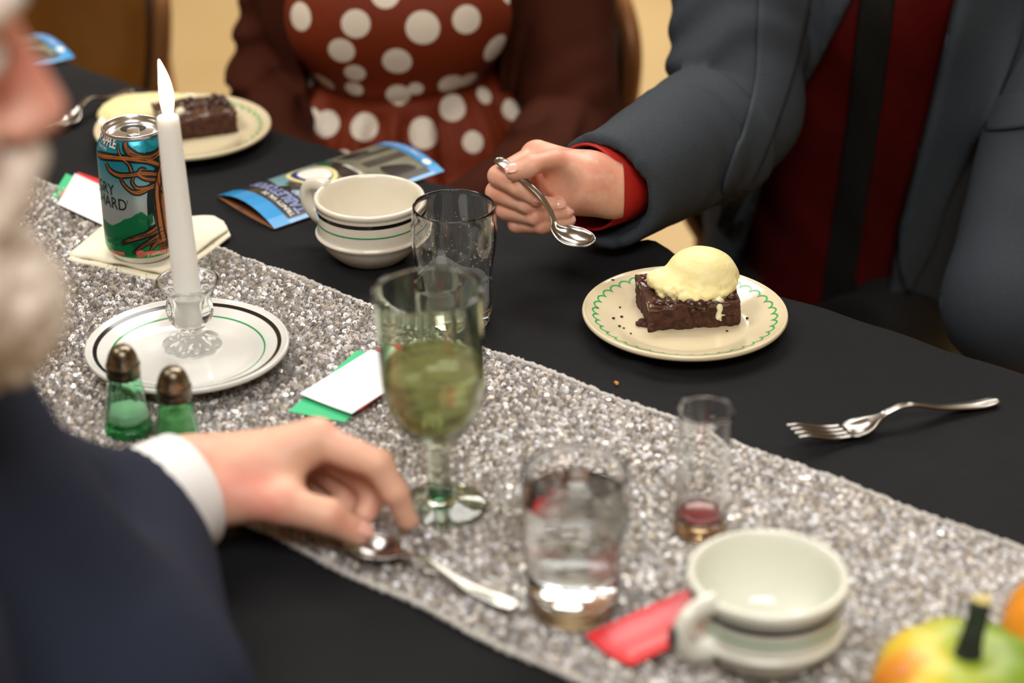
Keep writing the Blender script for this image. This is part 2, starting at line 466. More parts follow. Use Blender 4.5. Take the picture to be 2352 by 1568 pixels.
# suit: fine grey-blue stripe weave
def suit_mat():
    m, N, L, b = nt('charcoal_suit')
    tc = N.new('ShaderNodeTexCoord')
    w = N.new('ShaderNodeTexWave'); w.inputs['Scale'].default_value = 420; w.inputs['Distortion'].default_value = .6; w.bands_direction = 'X'
    L.new(tc.outputs['Object'], w.inputs['Vector'])
    n = N.new('ShaderNodeTexNoise'); n.inputs['Scale'].default_value = 900; L.new(tc.outputs['Object'], n.inputs['Vector'])
    mx = N.new('ShaderNodeMix'); mx.data_type = 'RGBA'; L.new(node_math(N, L, 'MULTIPLY', w.outputs[1], n.outputs[0]), mx.inputs['Factor'])
    mx.inputs['A'].default_value = (*lin((38, 42, 47)), 1); mx.inputs['B'].default_value = (*lin((90, 98, 107)), 1)
    L.new(mx.outputs['Result'], b.inputs['Base Color']); b.inputs['Roughness'].default_value = .75
    b.inputs['Specular IOR Level'].default_value = .12
    bp = N.new('ShaderNodeBump'); bp.inputs['Strength'].default_value = .25; bp.inputs['Distance'].default_value = .0005
    L.new(n.outputs[0], bp.inputs['Height']); L.new(bp.outputs[0], b.inputs['Normal']); return m
M['suit'] = suit_mat()
# sequins: silver foil, each with its own tint
def sequin_mat():
    m, N, L, b = nt('sequin_foil')
    a = N.new('ShaderNodeAttribute'); a.attribute_name = 'tint'
    r = N.new('ShaderNodeValToRGB'); e = r.color_ramp.elements
    e[0].color = (*lin((138, 136, 138)), 1); e[1].color = (*lin((224, 222, 219)), 1); x = e.new(.35); x.color = (*lin((186, 174, 157)), 1); y = e.new(.7); y.color = (*lin((193, 193, 197)), 1)
    L.new(a.outputs['Fac'], r.inputs[0]); L.new(r.outputs[0], b.inputs['Base Color'])
    
    fl = N.new('ShaderNodeAttribute'); fl.attribute_name = 'loose'
    ro = N.new('ShaderNodeMapRange'); ro.inputs[3].default_value = .46; ro.inputs[4].default_value = .2; L.new(fl.outputs['Fac'], ro.inputs[0]); L.new(ro.outputs[0], b.inputs['Roughness'])
    b.inputs['Metallic'].default_value = .6; return m
M['sequin'] = sequin_mat()
# gourd: green fading to yellow and orange
def gourd_mat():
    m, N, L, b = nt('striped_gourd')
    tc = N.new('ShaderNodeTexCoord'); n = N.new('ShaderNodeTexNoise'); n.inputs['Scale'].default_value = 26; L.new(tc.outputs['Object'], n.inputs['Vector'])
    sp = N.new('ShaderNodeSeparateXYZ'); L.new(tc.outputs['Object'], sp.inputs[0])
    f = node_math(N, L, 'ADD', node_math(N, L, 'MULTIPLY', sp.outputs[0], -9.), node_math(N, L, 'MULTIPLY', n.outputs[0], .9))
    r = N.new('ShaderNodeValToRGB'); e = r.color_ramp.elements
    e[0].position = .2; e[0].color = (*lin((120, 150, 40)), 1); e[1].position = .95; e[1].color = (*lin((214, 130, 34)), 1)
    x = e.new(.45); x.color = (*lin((172, 182, 52)), 1); y = e.new(.72); y.color = (*lin((222, 196, 60)), 1)
    L.new(f, r.inputs[0]); L.new(r.outputs[0], b.inputs['Base Color']); b.inputs['Roughness'].default_value = .4; return m
M['gourd'] = gourd_mat()
# can paint: turquoise shoulder, silver middle, green meadow, by height on the can
def can_mat():
    m, N, L, b = nt('can_print')
    tc = N.new('ShaderNodeTexCoord'); sp = N.new('ShaderNodeSeparateXYZ'); L.new(tc.outputs['Object'], sp.inputs[0])
    n = N.new('ShaderNodeTexNoise'); n.inputs['Scale'].default_value = 120; n.inputs['Detail'].default_value = 3; L.new(tc.outputs['Object'], n.inputs['Vector'])
    z = node_math(N, L, 'ADD', node_math(N, L, 'MULTIPLY', sp.outputs[2], 8.), node_math(N, L, 'MULTIPLY', node_math(N, L, 'SUBTRACT', n.outputs[0], .5), .09))
    r = N.new('ShaderNodeValToRGB'); e = r.color_ramp.elements
    e[0].position = 0; e[0].color = (*lin((10, 150, 84)), 1); e[1].position = 1; e[1].color = (*lin((22, 140, 168)), 1)
    for p, c in ((.15, (16, 150, 84)), (.17, (20, 96, 70)), (.215, (14, 118, 70)), (.30, (12, 128, 72)), (.31, (176, 184, 180)), (.50, (170, 182, 182)), (.64, (112, 162, 170)), (.72, (50, 150, 172)), (.8, (30, 146, 172))):
        x = e.new(p); x.color = (*lin(c), 1)
    L.new(z, r.inputs[0]); L.new(r.outputs[0], b.inputs['Base Color'])
    b.inputs['Metallic'].default_value = .55; b.inputs['Roughness'].default_value = .3; return m
M['can'] = can_mat()

# ------------------------------------------------------------------ the room
def plane(a, b, c, d): return [Vector(v) for v in (a, b, c, d)], [(0, 1, 2, 3)]
RX0, RX1, RY0, RY1, RH = -5.5, 5.5, -4., 8.5, 3.15
struct('floor', box(((RX0 + RX1) / 2, (RY0 + RY1) / 2, -.05), (RX1 - RX0, RY1 - RY0, .1)), M['floor'])
struct('ceiling', box(((RX0 + RX1) / 2, (RY0 + RY1) / 2, RH + .05), (RX1 - RX0, RY1 - RY0, .1)), M['ceiling'])
struct('wall_back', box((0, RY1 + .05, RH / 2), (RX1 - RX0, .1, RH)), M['wall'])
struct('wall_front', box((0, RY0 - .05, RH / 2), (RX1 - RX0, .1, RH)), M['wall'])
struct('wall_left', box((RX0 - .05, (RY0 + RY1) / 2, RH / 2), (.1, RY1 - RY0, RH)), M['wall'])
struct('wall_right', box((RX1 + .05, (RY0 + RY1) / 2, RH / 2), (.1, RY1 - RY0, RH)), M['wall'])

# ------------------------------------------------------------------ table, cloth, runner
T_FAR, T_NEAR, S0, S1 = 1.416, .625, -2.75, .55
yaw = math.atan2(TU.y, TU.x)
tb = thing('banquet_table', 'long folding banquet table hidden under the black cloth', 'table', (*ST((S0 + S1) / 2, (T_FAR + T_NEAR) / 2, -TZ)[:2], 0), (0, 0, yaw))
part('tabletop', box((0, 0, TZ - .019), (S1 - S0 - .02, T_FAR - T_NEAR - .02, .03), .004), M['wood'], tb)
for sx in (-1, 1):
    for sy in (-1, 1):
        part('leg', tube([(sx * 1.35, sy * .3, 0.001), (sx * 1.35, sy * .3, TZ - .034)], .015, 10), M['steel_old'], tb)
def cloth():
    prof = [(T_FAR + .02, -.30), (T_FAR + .014, -.18), (T_FAR + .009, -.06), (T_FAR + .007, -.018), (T_FAR + .004, -.006), (T_FAR - .004, -.0012), (T_FAR - .012, 0)]
    prof += [(t, 0) for t in np.linspace(T_FAR - .03, T_NEAR + .03, 120)]
    prof += [(T_NEAR + .012, 0), (T_NEAR + .004, -.0012), (T_NEAR - .004, -.006), (T_NEAR - .007, -.018), (T_NEAR - .009, -.06), (T_NEAR - .014, -.18), (T_NEAR - .02, -.3)]
    lump = at(1500, 577); rows = []
    crs = [(at(*a).xy, at(*b).xy, h, w) for a, b, h, w in (((1432, 842), (1500, 846), .0034, .009), ((1120, 808), (1255, 742), .0022, .012), ((1380, 618), (1490, 588), .0030, .010), ((1690, 975), (1790, 1062), .0028, .011), ((1240, 648), (1335, 592), .0024, .011), ((1230, 700), (1330, 690), .0016, .014), ((2060, 1070), (2230, 1110), .0018, .014), ((560, 1330), (900, 1490), .0022, .014), ((1880, 850), (2080, 880), .0014, .014))]
    for s in np.linspace(S0 - .01, S1 + .01, 420):
        r = []
        for t, z in prof:
            hang = min(1, max(0, -z) / .2); w = math.sin(s * 19) * .02 + math.sin(s * 43 + 1) * .008
            sg = 1 if t > 1 else -1
            tt = t + sg * hang * (w + .02) + (.0016 * math.sin(s * 31) + .0012 * math.sin(s * 77)) * (1 if abs(t - 1.02) > .385 else 0)
            p = ST(s, tt, z)
            d = (p.xy - lump.xy).length
            if z > -.002:
                for a_, b_, h_, w_ in crs:
                    ab = b_ - a_; k_ = min(1, max(0, (p.xy - a_).dot(ab) / ab.length_squared)); dd = (p.xy - a_ - ab * k_).length
                    if dd < .05: p.z += h_ * math.exp(-(dd / w_) ** 2) * (.35 + .65 * math.sin(PI * k_))
            p.z += .012 * math.exp(-(d / .022) ** 2) + .0016 * math.exp(-((s * .8 + t * .6 - .05) / .01) ** 2) * (1 if 1.19 < t < 1.4 else 0)
            r.append(p)
        rows.append(r)
    return sheet(rows, .0008)
V, F = cloth()
solo('tablecloth', (V, F), M['cloth'], 'plain black tablecloth draped over the long table', 'tablecloth', ST(-1, 1.02))
RT0, RT1, RS0, RS1 = .858, 1.1695, -2.55, .50
run = thing('table_runner', 'silver sequin table runner along the middle of the black tablecloth', 'table runner', ST(-1, 1.014, 0))
def rz(s, t): return .0022 + .0007 * math.sin(s * 23 + t * 9) + .0006 * math.sin(t * 41 + s * 13)
rows = [[ST(s, t + .0018 * math.sin(s * 47) * (1 if abs(t - 1.014) > .15 else 0), rz(s, t)) for t in np.linspace(RT0, RT1, 26)] for s in np.linspace(RS0, RS1, 260)]
part('backing_mesh', sheet(rows, .0012), M['runner'], run, local=False)
for t in (RT0, RT1):
    ss = np.linspace(RS0, RS1, 1500)
    pts = [ST(s, t + .0018 * math.sin(s * 47) + random.uniform(-.0007, .0007), .0034 + random.uniform(-.0004, .0008)) for s in ss]
    part('hem', tube(pts, [random.uniform(.0017, .0032) for _ in ss], 6), M['hem'], run, local=False)
def sequins():
    rs = np.random.RandomState(3); vs0, vs1 = -2.3, .15
    a, b = np.meshgrid(np.arange(vs0, vs1, .0036), np.arange(RT0 + .003, RT1 - .002, .0026), indexing='ij')
    s = a.ravel() + rs.uniform(-.0012, .0012, a.size); t = b.ravel() + rs.uniform(-.0007, .0007, a.size); n = len(s)
    patch = vnoise(s[:, None, None], t[:, None, None], np.zeros(1)[None, None, :], 26., 5).ravel()
    tilt = np.radians(rs.normal(46, 10, n)); flat = rs.rand(n) < .012 + .06 * (patch > .42); tilt[flat] = np.radians(rs.uniform(0, 26, flat.sum()))
    az = rs.normal(0, .5, n) + math.atan2(-.3, 1) + PI / 2 * 0
    az[flat] = rs.uniform(-PI, PI, flat.sum())
    u, nn = np.array(TU), np.array(TN)
    ax = np.cos(az)[:, None] * u + np.sin(az)[:, None] * nn                      # axis lying in the cloth
    sd = np.cross(np.array([0, 0, 1.]), ax)
    up = sd * np.cos(tilt)[:, None] + np.array([0, 0, 1.]) * np.sin(tilt)[:, None]
    z = .0030 + np.where(flat, .0022, .0012) + rs.uniform(0, .0006, n) + .0007 * np.sin(s * 23 + t * 9) + .0006 * np.sin(t * 41 + s * 13)
    c = s[:, None] * u + t[:, None] * nn; c[:, 2] = TZ + z
    k = 8; th = np.arange(k) * 2 * PI / k; R, r = .0021, .0005
    ring = lambda q: c[:, None, :] + q * (np.cos(th)[None, :, None] * ax[:, None, :] + np.sin(th)[None, :, None] * up[:, None, :])
    V = np.concatenate([ring(R), ring(r)], 1).reshape(-1, 3)
    base = (np.arange(n) * 2 * k)[:, None, None]; i = np.arange(k); j = (i + 1) % k
    F = (base + np.stack([i, j, j + k, i + k], 1)[None]).reshape(-1, 4)
    me = bpy.data.meshes.new('sequins'); me.vertices.add(len(V)); me.vertices.foreach_set('co', (V - np.array(run.location)).ravel())
    me.loops.add(F.size); me.loops.foreach_set('vertex_index', F.ravel()); me.polygons.add(len(F)); me.polygons.foreach_set('loop_start', np.arange(len(F)) * 4)
    me.update(calc_edges=True); at_ = me.attributes.new('tint', 'FLOAT', 'POINT'); at_.data.foreach_set('value', np.repeat(rs.rand(n), 2 * k)); a2 = me.attributes.new('loose', 'FLOAT', 'POINT'); a2.data.foreach_set('value', np.repeat(flat.astype(np.float32), 2 * k)); me.materials.append(M['sequin'])
    o = link('sequins', me, run); o['kind'] = 'stuff'
sequins()
RZ = .0045                                                                       # things stand this high on the runner

# ------------------------------------------------------------------ chairs
def chair(label, loc, rot):
    c = thing('banquet_chair', label, 'chair', loc, rot)
    W, H, ZC = .225, .27, .66
    def oval(k, w, h): return (w * math.copysign(abs(math.cos(k)) ** .9, math.cos(k)), h * (.52 if math.sin(k) > 0 else .84) * math.copysign(abs(math.sin(k)) ** .9, math.sin(k)))
    ks = np.linspace(0, 2 * PI, 72, endpoint=False)
    def bend(x, z): return .05 * (x / W) ** 2 - (z - ZC) * .12                      # curved round the sitter, raked back (sitter faces +y here)
    def ring(w, h, y): return [Vector((oval(k, w, h)[0], bend(oval(k, w, h)[0], ZC + oval(k, w, h)[1]) + y, ZC + oval(k, w, h)[1])) for k in ks]
    V, F = [], []
    prof = [(.05, .03), (.6, .028), (.9, .02), (.97, .006), (.95, -.012), (.6, -.018), (.05, -.02)]
    for f, y in prof: V += ring(W * f, H * f, y)
    n = len(ks)
    for i in range(len(prof) - 1):
        for k in range(n): F.append((i * n + k, i * n + (k + 1) % n, (i + 1) * n + (k + 1) % n, (i + 1) * n + k))
    F += [tuple(range(n))[::-1], tuple((len(prof) - 1) * n + k for k in range(n))]
    bk = part('backrest', (V, F), M['vinyl'], c)
    def loop(pts, r, m, nm, par):
        P = pts + [pts[0]]; Vv, Ff = tube(P, r, 10, cap=False, flat=1); part(nm, (Vv, Ff), m, par)
    loop(ring(W * 1.0, H * 1.0, .004), .0125, M['frame'], 'back_frame', c)
    loop(ring(W * .95, H * .95, .02), .0045, M['piping'], 'piping', bk)
    st = [(0.0, .47)]
    V, F = lathe([(0, .425), (.17, .425), (.205, .435), (.212, .455), (.2, .475), (.12, .487), (0, .49)], 40, mod=lambda th, r, z: r * (1 / max(abs(math.cos(th)), abs(math.sin(th))) ** .35))
    sp = part('seat', (([v + Vector((0, .24, 0)) for v in V]), F), M['vinyl'], c)
    for sx in (-1, 1):
        part('leg', tube([(sx * .19, .03, .62), (sx * .195, .02, .43), (sx * .2, -.05, .004)], .0125, 10), M['frame'], c)
        part('leg', tube([(sx * .185, .42, .43), (sx * .2, .44, .004)], .0125, 10), M['frame'], c)
    return c
face = yaw + PI                                                                    # sitters face the table (-TN)
def at_t(px, py, t):
    d = ray(px, py); k = t / (d.x * TN.x + d.y * TN.y); return CAM + d * k
p = at_t(465, 62, 1.79)
c0 = chair('empty banquet chair with a gold-brown oval back left of the polka-dot dress', (p.x - .242 * TU.x, p.y - .242 * TU.y, 0), (0, 0, face))
p = at_t(1535, 165, 2.02)
c1 = dup(c0, (p.x - .242 * TU.x, p.y - .242 * TU.y, 0), (0, 0, face), 'gold-brown oval backed banquet chair behind the woman in brown, right of her arm')
p = at_t(2010, 0, 1.98)
c2 = dup(c0, (p.x, p.y, 0), (0, 0, face), 'banquet chair hidden behind the man in the charcoal suit')
for c in (c0, c1, c2): c['group'] = 'banquet chairs on the far side'

# ------------------------------------------------------------------ crockery
def ring_band(r0, r1, zf, n=96, off=.00025):
    "thin printed band lying on a surface whose height is zf(r)"
    rs = np.linspace(r0, r1, 4); V, F = [], []
    for r in rs:
        for k in range(n): V.append(Vector((r * math.cos(2 * PI * k / n), r * math.sin(2 * PI * k / n), zf(r) + off)))
    for i in range(3):
        for k in range(n): F.append((i * n + k, i * n + (k + 1) % n, (i + 1) * n + (k + 1) % n, (i + 1) * n + k))
    return V, [f[::-1] for f in F] if r1 < r0 else F
def plate(name, label, loc, R, m, H=.018):
    t = thing(name, label, 'plate', loc)
    top = [(0, .0055), (R * .5, .0055), (R * .62, .0062), (R * .7, .0085), (R * .8, .0118), (R * .95, H - .0016), (R * .985, H - .0002)]
    prof = top + [(R, H - .001), (R * 1.004, H - .0028), (R * .99, H - .0046), (R * .93, H - .0068), (R * .76, .0055), (R * .6, .0012), (R * .56, 0), (R * .52, 0), (R * .5, .0012), (0, .0015)]
    part('dish', lathe(prof, 128, sm=3), m, t)
    xs = np.array([q[0] for q in top]); S = spline(top, 3)
    zf = lambda r: float(np.interp(r, S[:, 0], S[:, 1]))
    return t, zf
# saucer under the candle
pc = at(431, 796, .018); R_S = .0815
sau, zf = plate('saucer', 'white saucer with a black and a green line, under the glass candle holder', (pc.x, pc.y, TZ + RZ), R_S, M['white_glaze'])
part('black_line', ring_band(R_S * .925, R_S * .885, zf), M['black_line'], sau)
part('green_line', ring_band(R_S * .765, R_S * .75, zf), M['green_line'], sau)
def scallop_plate(label, loc, R):
    t, zf = plate('dessert_plate', label, loc, R, M['cream'])
    V, F = [], []; n = 40; q = 14
    for k in range(n):
        b0 = len(V)
        for i in range(q + 1):
            u = i / q; th = 2 * PI * (k + u) / n
            a = math.sin(PI * u); r = R * (.855 + .045 * a ** .7)
            w = R * (.0088 + .009 * (1 - a) ** 2)
            for rr in (r - w * (1.3 if a < .3 else 1), r, r + w): V.append(Vector((rr * math.cos(th), rr * math.sin(th), zf(rr) + .0003)))
        for i in range(q):
            for j in (0, 1): F.append((b0 + i * 3 + j, b0 + i * 3 + 3 + j, b0 + i * 3 + 4 + j, b0 + i * 3 + 1 + j))
    part('scalloped_border', (V, [f[::-1] for f in F]), M['green_scallop'], t)
    return t
pr = at(1573, 712, .018); R_P = .0855
plate_r = scallop_plate('cream plate with green scalloped border in front of the man in the suit', (pr.x, pr.y, TZ + .001), R_P)
pl = at(420, 287, .018)
plate_l = scallop_plate('cream plate with green scalloped border behind the tall cider can', (pl.x, pl.y, TZ + .001), .0885)
plate_r['group'] = plate_l['group'] = 'cream dessert plates with green scallops'

def cup(label, loc, hdir, m, H=.0595, R=.0495, wide=0.):
    t = thing('coffee_cup', label, 'cup', loc, group='striped diner cups')
    k = R / .0495
    prof = [(0, .0035), (.022, .0035), (.026, .0), (.0285, .0004), (.0325, .0032), (.0385, .0088), (.0428, .0142), (.0462, .0196), (.0485, .0226), (.0492, .0242), (.0485, .0256), (.0474, .0272), (.0472, .034), (.0474, .045), (.0476, .0508), (.0488, .0528), (.0494, .055), (.0488, .0566), (.0472, .0573), (.0456, .0566), (.0442, .054), (.0432, .048), (.0424, .034), (.0405, .02), (.034, .012), (.022, .0078), (0, .0072)]
    prof = [(r * k, z / .0573 * H) for r, z in prof]
    part('bowl', lathe(prof, 96, sm=3), m, t)
    zz = H / .0573
    part('black_line', lathe([(.0475 * k + .0003, (.0452 - wide) * zz), (.0478 * k + .0004, .0486 * zz)], 96), M['black_line'], t)
    part('green_line', lathe([(.04735 * k + .0003, (.0364 - wide * .3) * zz), (.04735 * k + .0003, .0376 * zz)], 96), M['green_line'], t)
    c, s = math.cos(hdir), math.sin(hdir); e = [(.0465, .0535), (.056, .0545), (.0655, .0515), (.070, .044), (.0685, .0345), (.062, .0268), (.054, .0235), (.047, .0225)]
    pts = spline([Vector((r * k * c, r * k * s, z * zz)) for r, z in e], 5)
    n = len(pts); rad = [.0058 + .0016 * abs(2 * i / (n - 1) - 1) ** 3 for i in range(n)]
    part('handle', tube([Vector(p) for p in pts], [r * 1.15 for r in rad], 14, flat=.8, up=Vector((-s, c, 0))), m, t)
    return t, (c, s, k, zz)
a = at(853, 590)
cup_f, _ = cup('ivory coffee cup with black and green lines standing on the black cloth beside the leaflet', (a.x, a.y, TZ + .001), math.radians(148), M['ivory'])
a = at(1752, 1498, RZ)
cup_n, hc = cup('blurred pale coffee cup with dark lines in the foreground on the runner', (a.x, a.y, TZ + RZ), math.radians(218), M['cool_glaze'], H=.062, R=.051, wide=.0022)
part('dark_mark', uv_ell((hc[0] * .0775 * hc[2], hc[1] * .0775 * hc[2], .043 * hc[3]), (.0028, .0035, .009)), M['black_line'], cup_n, label='dark stripe on the outside of the handle')

# ------------------------------------------------------------------ glassware
def tumbler(label, loc, rot=(0, 0, 0)):
    t = thing('tumbler', label, 'glass', loc, rot, 'water tumblers')
    out = [(0, 0), (.024, 0), (.0275, .0014), (.0298, .006), (.0312, .016), (.0317, .026), (.0312, .037), (.0314, .046), (.0332, .058), (.0350, .07), (.0357, .082), (.0352, .094), (.0342, .105)]
    inn = [(.0331, .107), (.0322, .105), (.0330, .094), (.0334, .082), (.0327, .07), (.0309, .058), (.0291, .046), (.0289, .037), (.0293, .026), (.0286, .017), (.025, .0125), (.012, .0115), (0, .0115)]
    part('glass_body', lathe(out + [(.0338, .1068)] + inn, 72, sm=3), M['glass'], t)
    return t, inn
def inner(inn, z0, z1, d, n=20):
    z = [q[1] for q in inn][::-1]; r = [q[0] for q in inn][::-1]
    z = np.array(z) + np.linspace(0, 1e-6, len(z))
    zs = np.linspace(z0, z1, n); return [(float(np.interp(a, z, r)) + d, float(a)) for a in zs]
b = at(1046, 741)
tum_f, inn = tumbler('empty misted tumbler standing on the black cloth beside the striped cup', (b.x, b.y, TZ + .001))
fog = inner(inn, .0128, .050, -.0004, 24)
V, F = lathe(fog + [(r - .0005, z) for r, z in fog[::-1]], 64, closed=True)
V = [Vector((v.x, v.y, v.z - max(0, v.z - .03) * (.35 + .25 * math.sin(2 * math.atan2(v.y, v.x)) + .12 * math.sin(5 * math.atan2(v.y, v.x) + 1)))) for v in V]
part('condensation', (V, F), M['fog'], tum_f)
rs = random.Random(4); dv = []
for _ in range(420):
    th = rs.uniform(0, 2 * PI); z = .016 + .07 * rs.random() ** 1.6; r = inner(inn, z, z, 0, 1)[0][0]
    s = rs.uniform(.0003, .0009); dv.append(uv_ell((r * math.cos(th), r * math.sin(th), z), (s, s, s * rs.uniform(1, 1.8)), 6, 5))
o = part('droplets', join(*dv), M['water'], tum_f); o['kind'] = 'stuff'
b = at(1318, 1397, RZ)
tum_n, inn = tumbler('water-filled tumbler, blurred, on the runner left of the foreground cup', (b.x, b.y, TZ + RZ))
w = inner(inn, .0118, .088, .0002, 30)
part('water', lathe([(0, .0116)] + w + [(0, .088)], 72), M['water'], tum_n)
part('base_tint', lathe([(0, .0022), (.0245, .0022), (.0262, .005), (.024, .0085), (0, .0085)], 48), M['amber'], tum_n, label='amber refraction glint coloured into the thick base')  # tinted insert painting refracted amber light in the tumbler base

def shot(label, loc):
    t = thing('shot_glass', label, 'glass', loc, group='tall shot glasses')
    out = [(0, 0), (.0165, 0), (.0182, .001), (.0186, .004), (.0182, .014), (.0178, .03), (.018, .05), (.0186, .075), (.0196, .0975)]
    inn = [(.019, .0987), (.0182, .0978), (.0172, .075), (.0165, .05), (.0162, .032), (.0160, .02), (.0148, .0155), (.009, .0142), (0, .014)]
    part('glass_body', lathe(out + [(.0194, .0985)] + inn, 56, sm=3, mod=lambda th, r, z: r * (1 + .012 * math.cos(8 * th) * (1 if .006 < z < .055 else 0))), M['glass'], t)
    return t
b = at(1607, 1222, RZ)
sh = shot('tall shot glass with red dregs standing beside the foreground cup', (b.x, b.y, TZ + RZ))
part('red_dregs', lathe([(0, .0138), (.009, .0141), (.0149, .0154), (.0158, .0172), (.012, .0176), (0, .017)], 40), M['cherry'], sh)
part('base_tint', lathe([(0, .0015), (.0145, .0015), (.016, .004), (.015, .008), (0, .008)], 40), M['amber'], sh, label='amber refraction glint coloured into the thick base')  # coloured insert in place of amber refraction in the shot glass
b = at(1013, 912, RZ)
sh2 = shot('empty shot glass seen through the wine goblet, standing behind it', (b.x, b.y, TZ + RZ))

b = at(1014, 1163, RZ)
gob = thing('wine_goblet', 'grey-green glass goblet half full of white wine on the runner', 'goblet', (b.x, b.y, TZ + RZ), (math.radians(-.5), math.radians(-2.3), 0))
go = [(0, .0015), (.02, .001), (.0315, 0), (.0325, .0012), (.0312, .0026), (.022, .0046), (.013, .0068), (.0096, .010), (.0086, .016), (.0082, .03), (.0084, .044), (.0096, .052), (.014, .0575), (.022, .0645), (.0295, .075), (.0342, .089), (.0360, .104), (.0364, .122), (.0369, .145), (.0378, .1705)]
gi = [(.0366, .1724), (.0358, .1705), (.0347, .145), (.0341, .122), (.0336, .105), (.0316, .0905), (.027, .0775), (.0195, .0675), (.011, .0622), (0, .0605)]
part('glass_body', lathe(go + [(.0376, .1718)] + gi, 80, sm=3, mod=lambda th, r, z: r * (1 + (.03 * math.cos(9 * th) if .012 < z < .05 else 0))), M['grey_glass'], gob)
w = inner(gi, .0607, .1165, .0002, 30)
part('wine', lathe([(0, .0606)] + w + [(0, .1165)], 80), M['wine'], gob)
part('stem_core', lathe([(0, .0075), (.0062, .008), (.0068, .010), (.0064, .0135), (.005, .0165), (0, .018)], 32, sm=2), M['dark_glass'], gob, label='dark green glass at the foot of the stem')  # darker green glass inside the stem foot

# candle holder, candle, flame
b = at(443, 803, .0055)
zs = TZ + RZ + .0051
hol = thing('candle_holder', 'clear pressed glass candle holder on the striped saucer', 'candle holder', (b.x, b.y, zs))
ho = [(0, 0), (.020, 0), (.0225, .0015), (.0222, .004), (.018, .0075), (.0115, .0108), (.0092, .0135), (.0098, .0165), (.0142, .021), (.0178, .027), (.0188, .033), (.0178, .0395), (.0162, .0445), (.017, .0485), (.0225, .0535), (.0256, .0572)]
hi_ = [(.0250, .0592), (.0238, .0588), (.019, .0545), (.0142, .051), (.0122, .0475), (.0117, .040), (.0115, .03), (.0112, .0225), (0, .0218)]
def flute(th, r, z):
    if z < .009: return r * (1 + .14 * (abs(math.cos(5 * th)) - .5) * min(1, r / .02))
    if .014 < z < .043 and r > .0125: return r * (1 + .05 * abs(math.cos(5 * th)) - .02)
    return r
part('glass_body', lathe(ho + [(.0256, .0586)] + hi_, 80, sm=3, mod=flute), M['glass'], hol)
ctop = J(392, 256, 1.635); cb = Vector((b.x, b.y, zs + .023))
ctop = cb + Vector((ctop.x - cb.x, (ctop.y - cb.y) * .3, .174))
cdl = thing('taper_candle', 'lit white taper candle in the glass holder', 'candle', cb)
ax = ctop - cb; L_ = ax.length; Q = Vector((0, 0, 1)).rotation_difference(ax.normalized()).to_matrix().to_4x4()
cp = [(0, 0), (.0098, 0), (.0108, .004), (.0109, .05), (.0099, L_ * .6), (.0089, L_ - .006), (.0086, L_ - .0015), (.0078, L_), (.005, L_ - .0006), (.002, L_ - .0022), (0, L_ - .0025)]
part('wax', xform(lathe(cp, 48), Q), M['wax'], cdl)
tip = ax.normalized() * (L_ - .003)
wk = part('wick', tube([tip, tip + Vector((.0002, 0, .006)), tip + Vector((-.0008, 0, .011))], [.0008, .0008, .0005], 8), M['wick'], cdl)
fp = [(0, -.001), (.0030, .001), (.0044, .006), (.0052, .013), (.0052, .02), (.0044, .0275), (.0032, .034), (.0017, .0405), (.0006, .0445), (0, .046)]
V, F = lathe(fp, 28, sm=3)
V = [tip + Vector((v.x - .00002 * 0 - 6.0 * max(0, v.z - .012) ** 2 * .55 + .0004, v.y, v.z + .0035)) for v in V]
part('flame', (V, F), M['flame'], cdl)

# salt and pepper
def shaker(label, loc, rz_, fill, fcol, glass):
    t = thing('shaker', label, 'shaker', loc, (0, 0, rz_), 'green glass shakers')
    oc = lambda th, r, z: r / max(abs(math.cos(((th + PI / 8) % (PI / 4)) - PI / 8)), .92)
    out = [(0, 0), (.0165, 0), (.0178, .002), (.0176, .006), (.0165, .014), (.0135, .036), (.0118, .0475), (.0112, .052)]
    inn = [(.0098, .052), (.0102, .047), (.0118, .036), (.0144, .016), (.0146, .012), (.012, .0095), (0, .009)]
    part('glass_body', lathe(out + inn, 64, mod=oc, sm=2), glass, t)
    part('base_tint', lathe([(0, .001), (.0155, .001), (.0168, .003), (.0162, .0075), (.012, .0088), (0, .0086)], 48, mod=oc), M['green_deep'], t, label='deeper green solid base')
    f = inner(inn, .0098, fill, -.0003, 10)
    part('salt', lathe([(0, .0094)] + f + [(0, fill + .002)], 40, mod=oc), fcol, t)
    cp = part('cap', lathe([(.0112, .047), (.0128, .0475), (.0132, .050), (.0128, .0525), (.0131, .054), (.0131, .0575), (.0122, .0595), (.0112, .0635), (.009, .0685), (.0062, .0715), (.003, .0726), (0, .0728)], 40, sm=3), M['steel_old'], t)
    hs = []
    for k in range(6):
        th = k * PI / 3; hs.append(uv_ell((.0055 * math.cos(th), .0055 * math.sin(th), .0716), (.0008, .0008, .0006), 8, 6))
    hs.append(uv_ell((0, 0, .0726), (.0009, .0009, .0006), 8, 6))
    part('painted_hole', join(*hs), M['plain_black'], cp)  # no openings cut: black beads paint the dark of the holes
    return t
b = at(297, 988, RZ)
s1 = shaker('clear-sided green glass salt shaker with a pewter cap beside the saucer', (b.x, b.y, TZ + RZ), .3, .019, M['salt'], M['green_glass'])
b = at(412, 1040, RZ)
M['salt_g'] = mat('dull_pepper_mix', (206, 222, 180), .9, bump=(900, .5, .0008))
s2 = shaker('deeper green glass shaker with a bronze cap, half hidden behind the white shirt cuff', (b.x, b.y, TZ + RZ), .1, .036, M['salt_g'], mat('mid_green_glass', (186, 242, 208), .02, trans=1, ior=1.5))

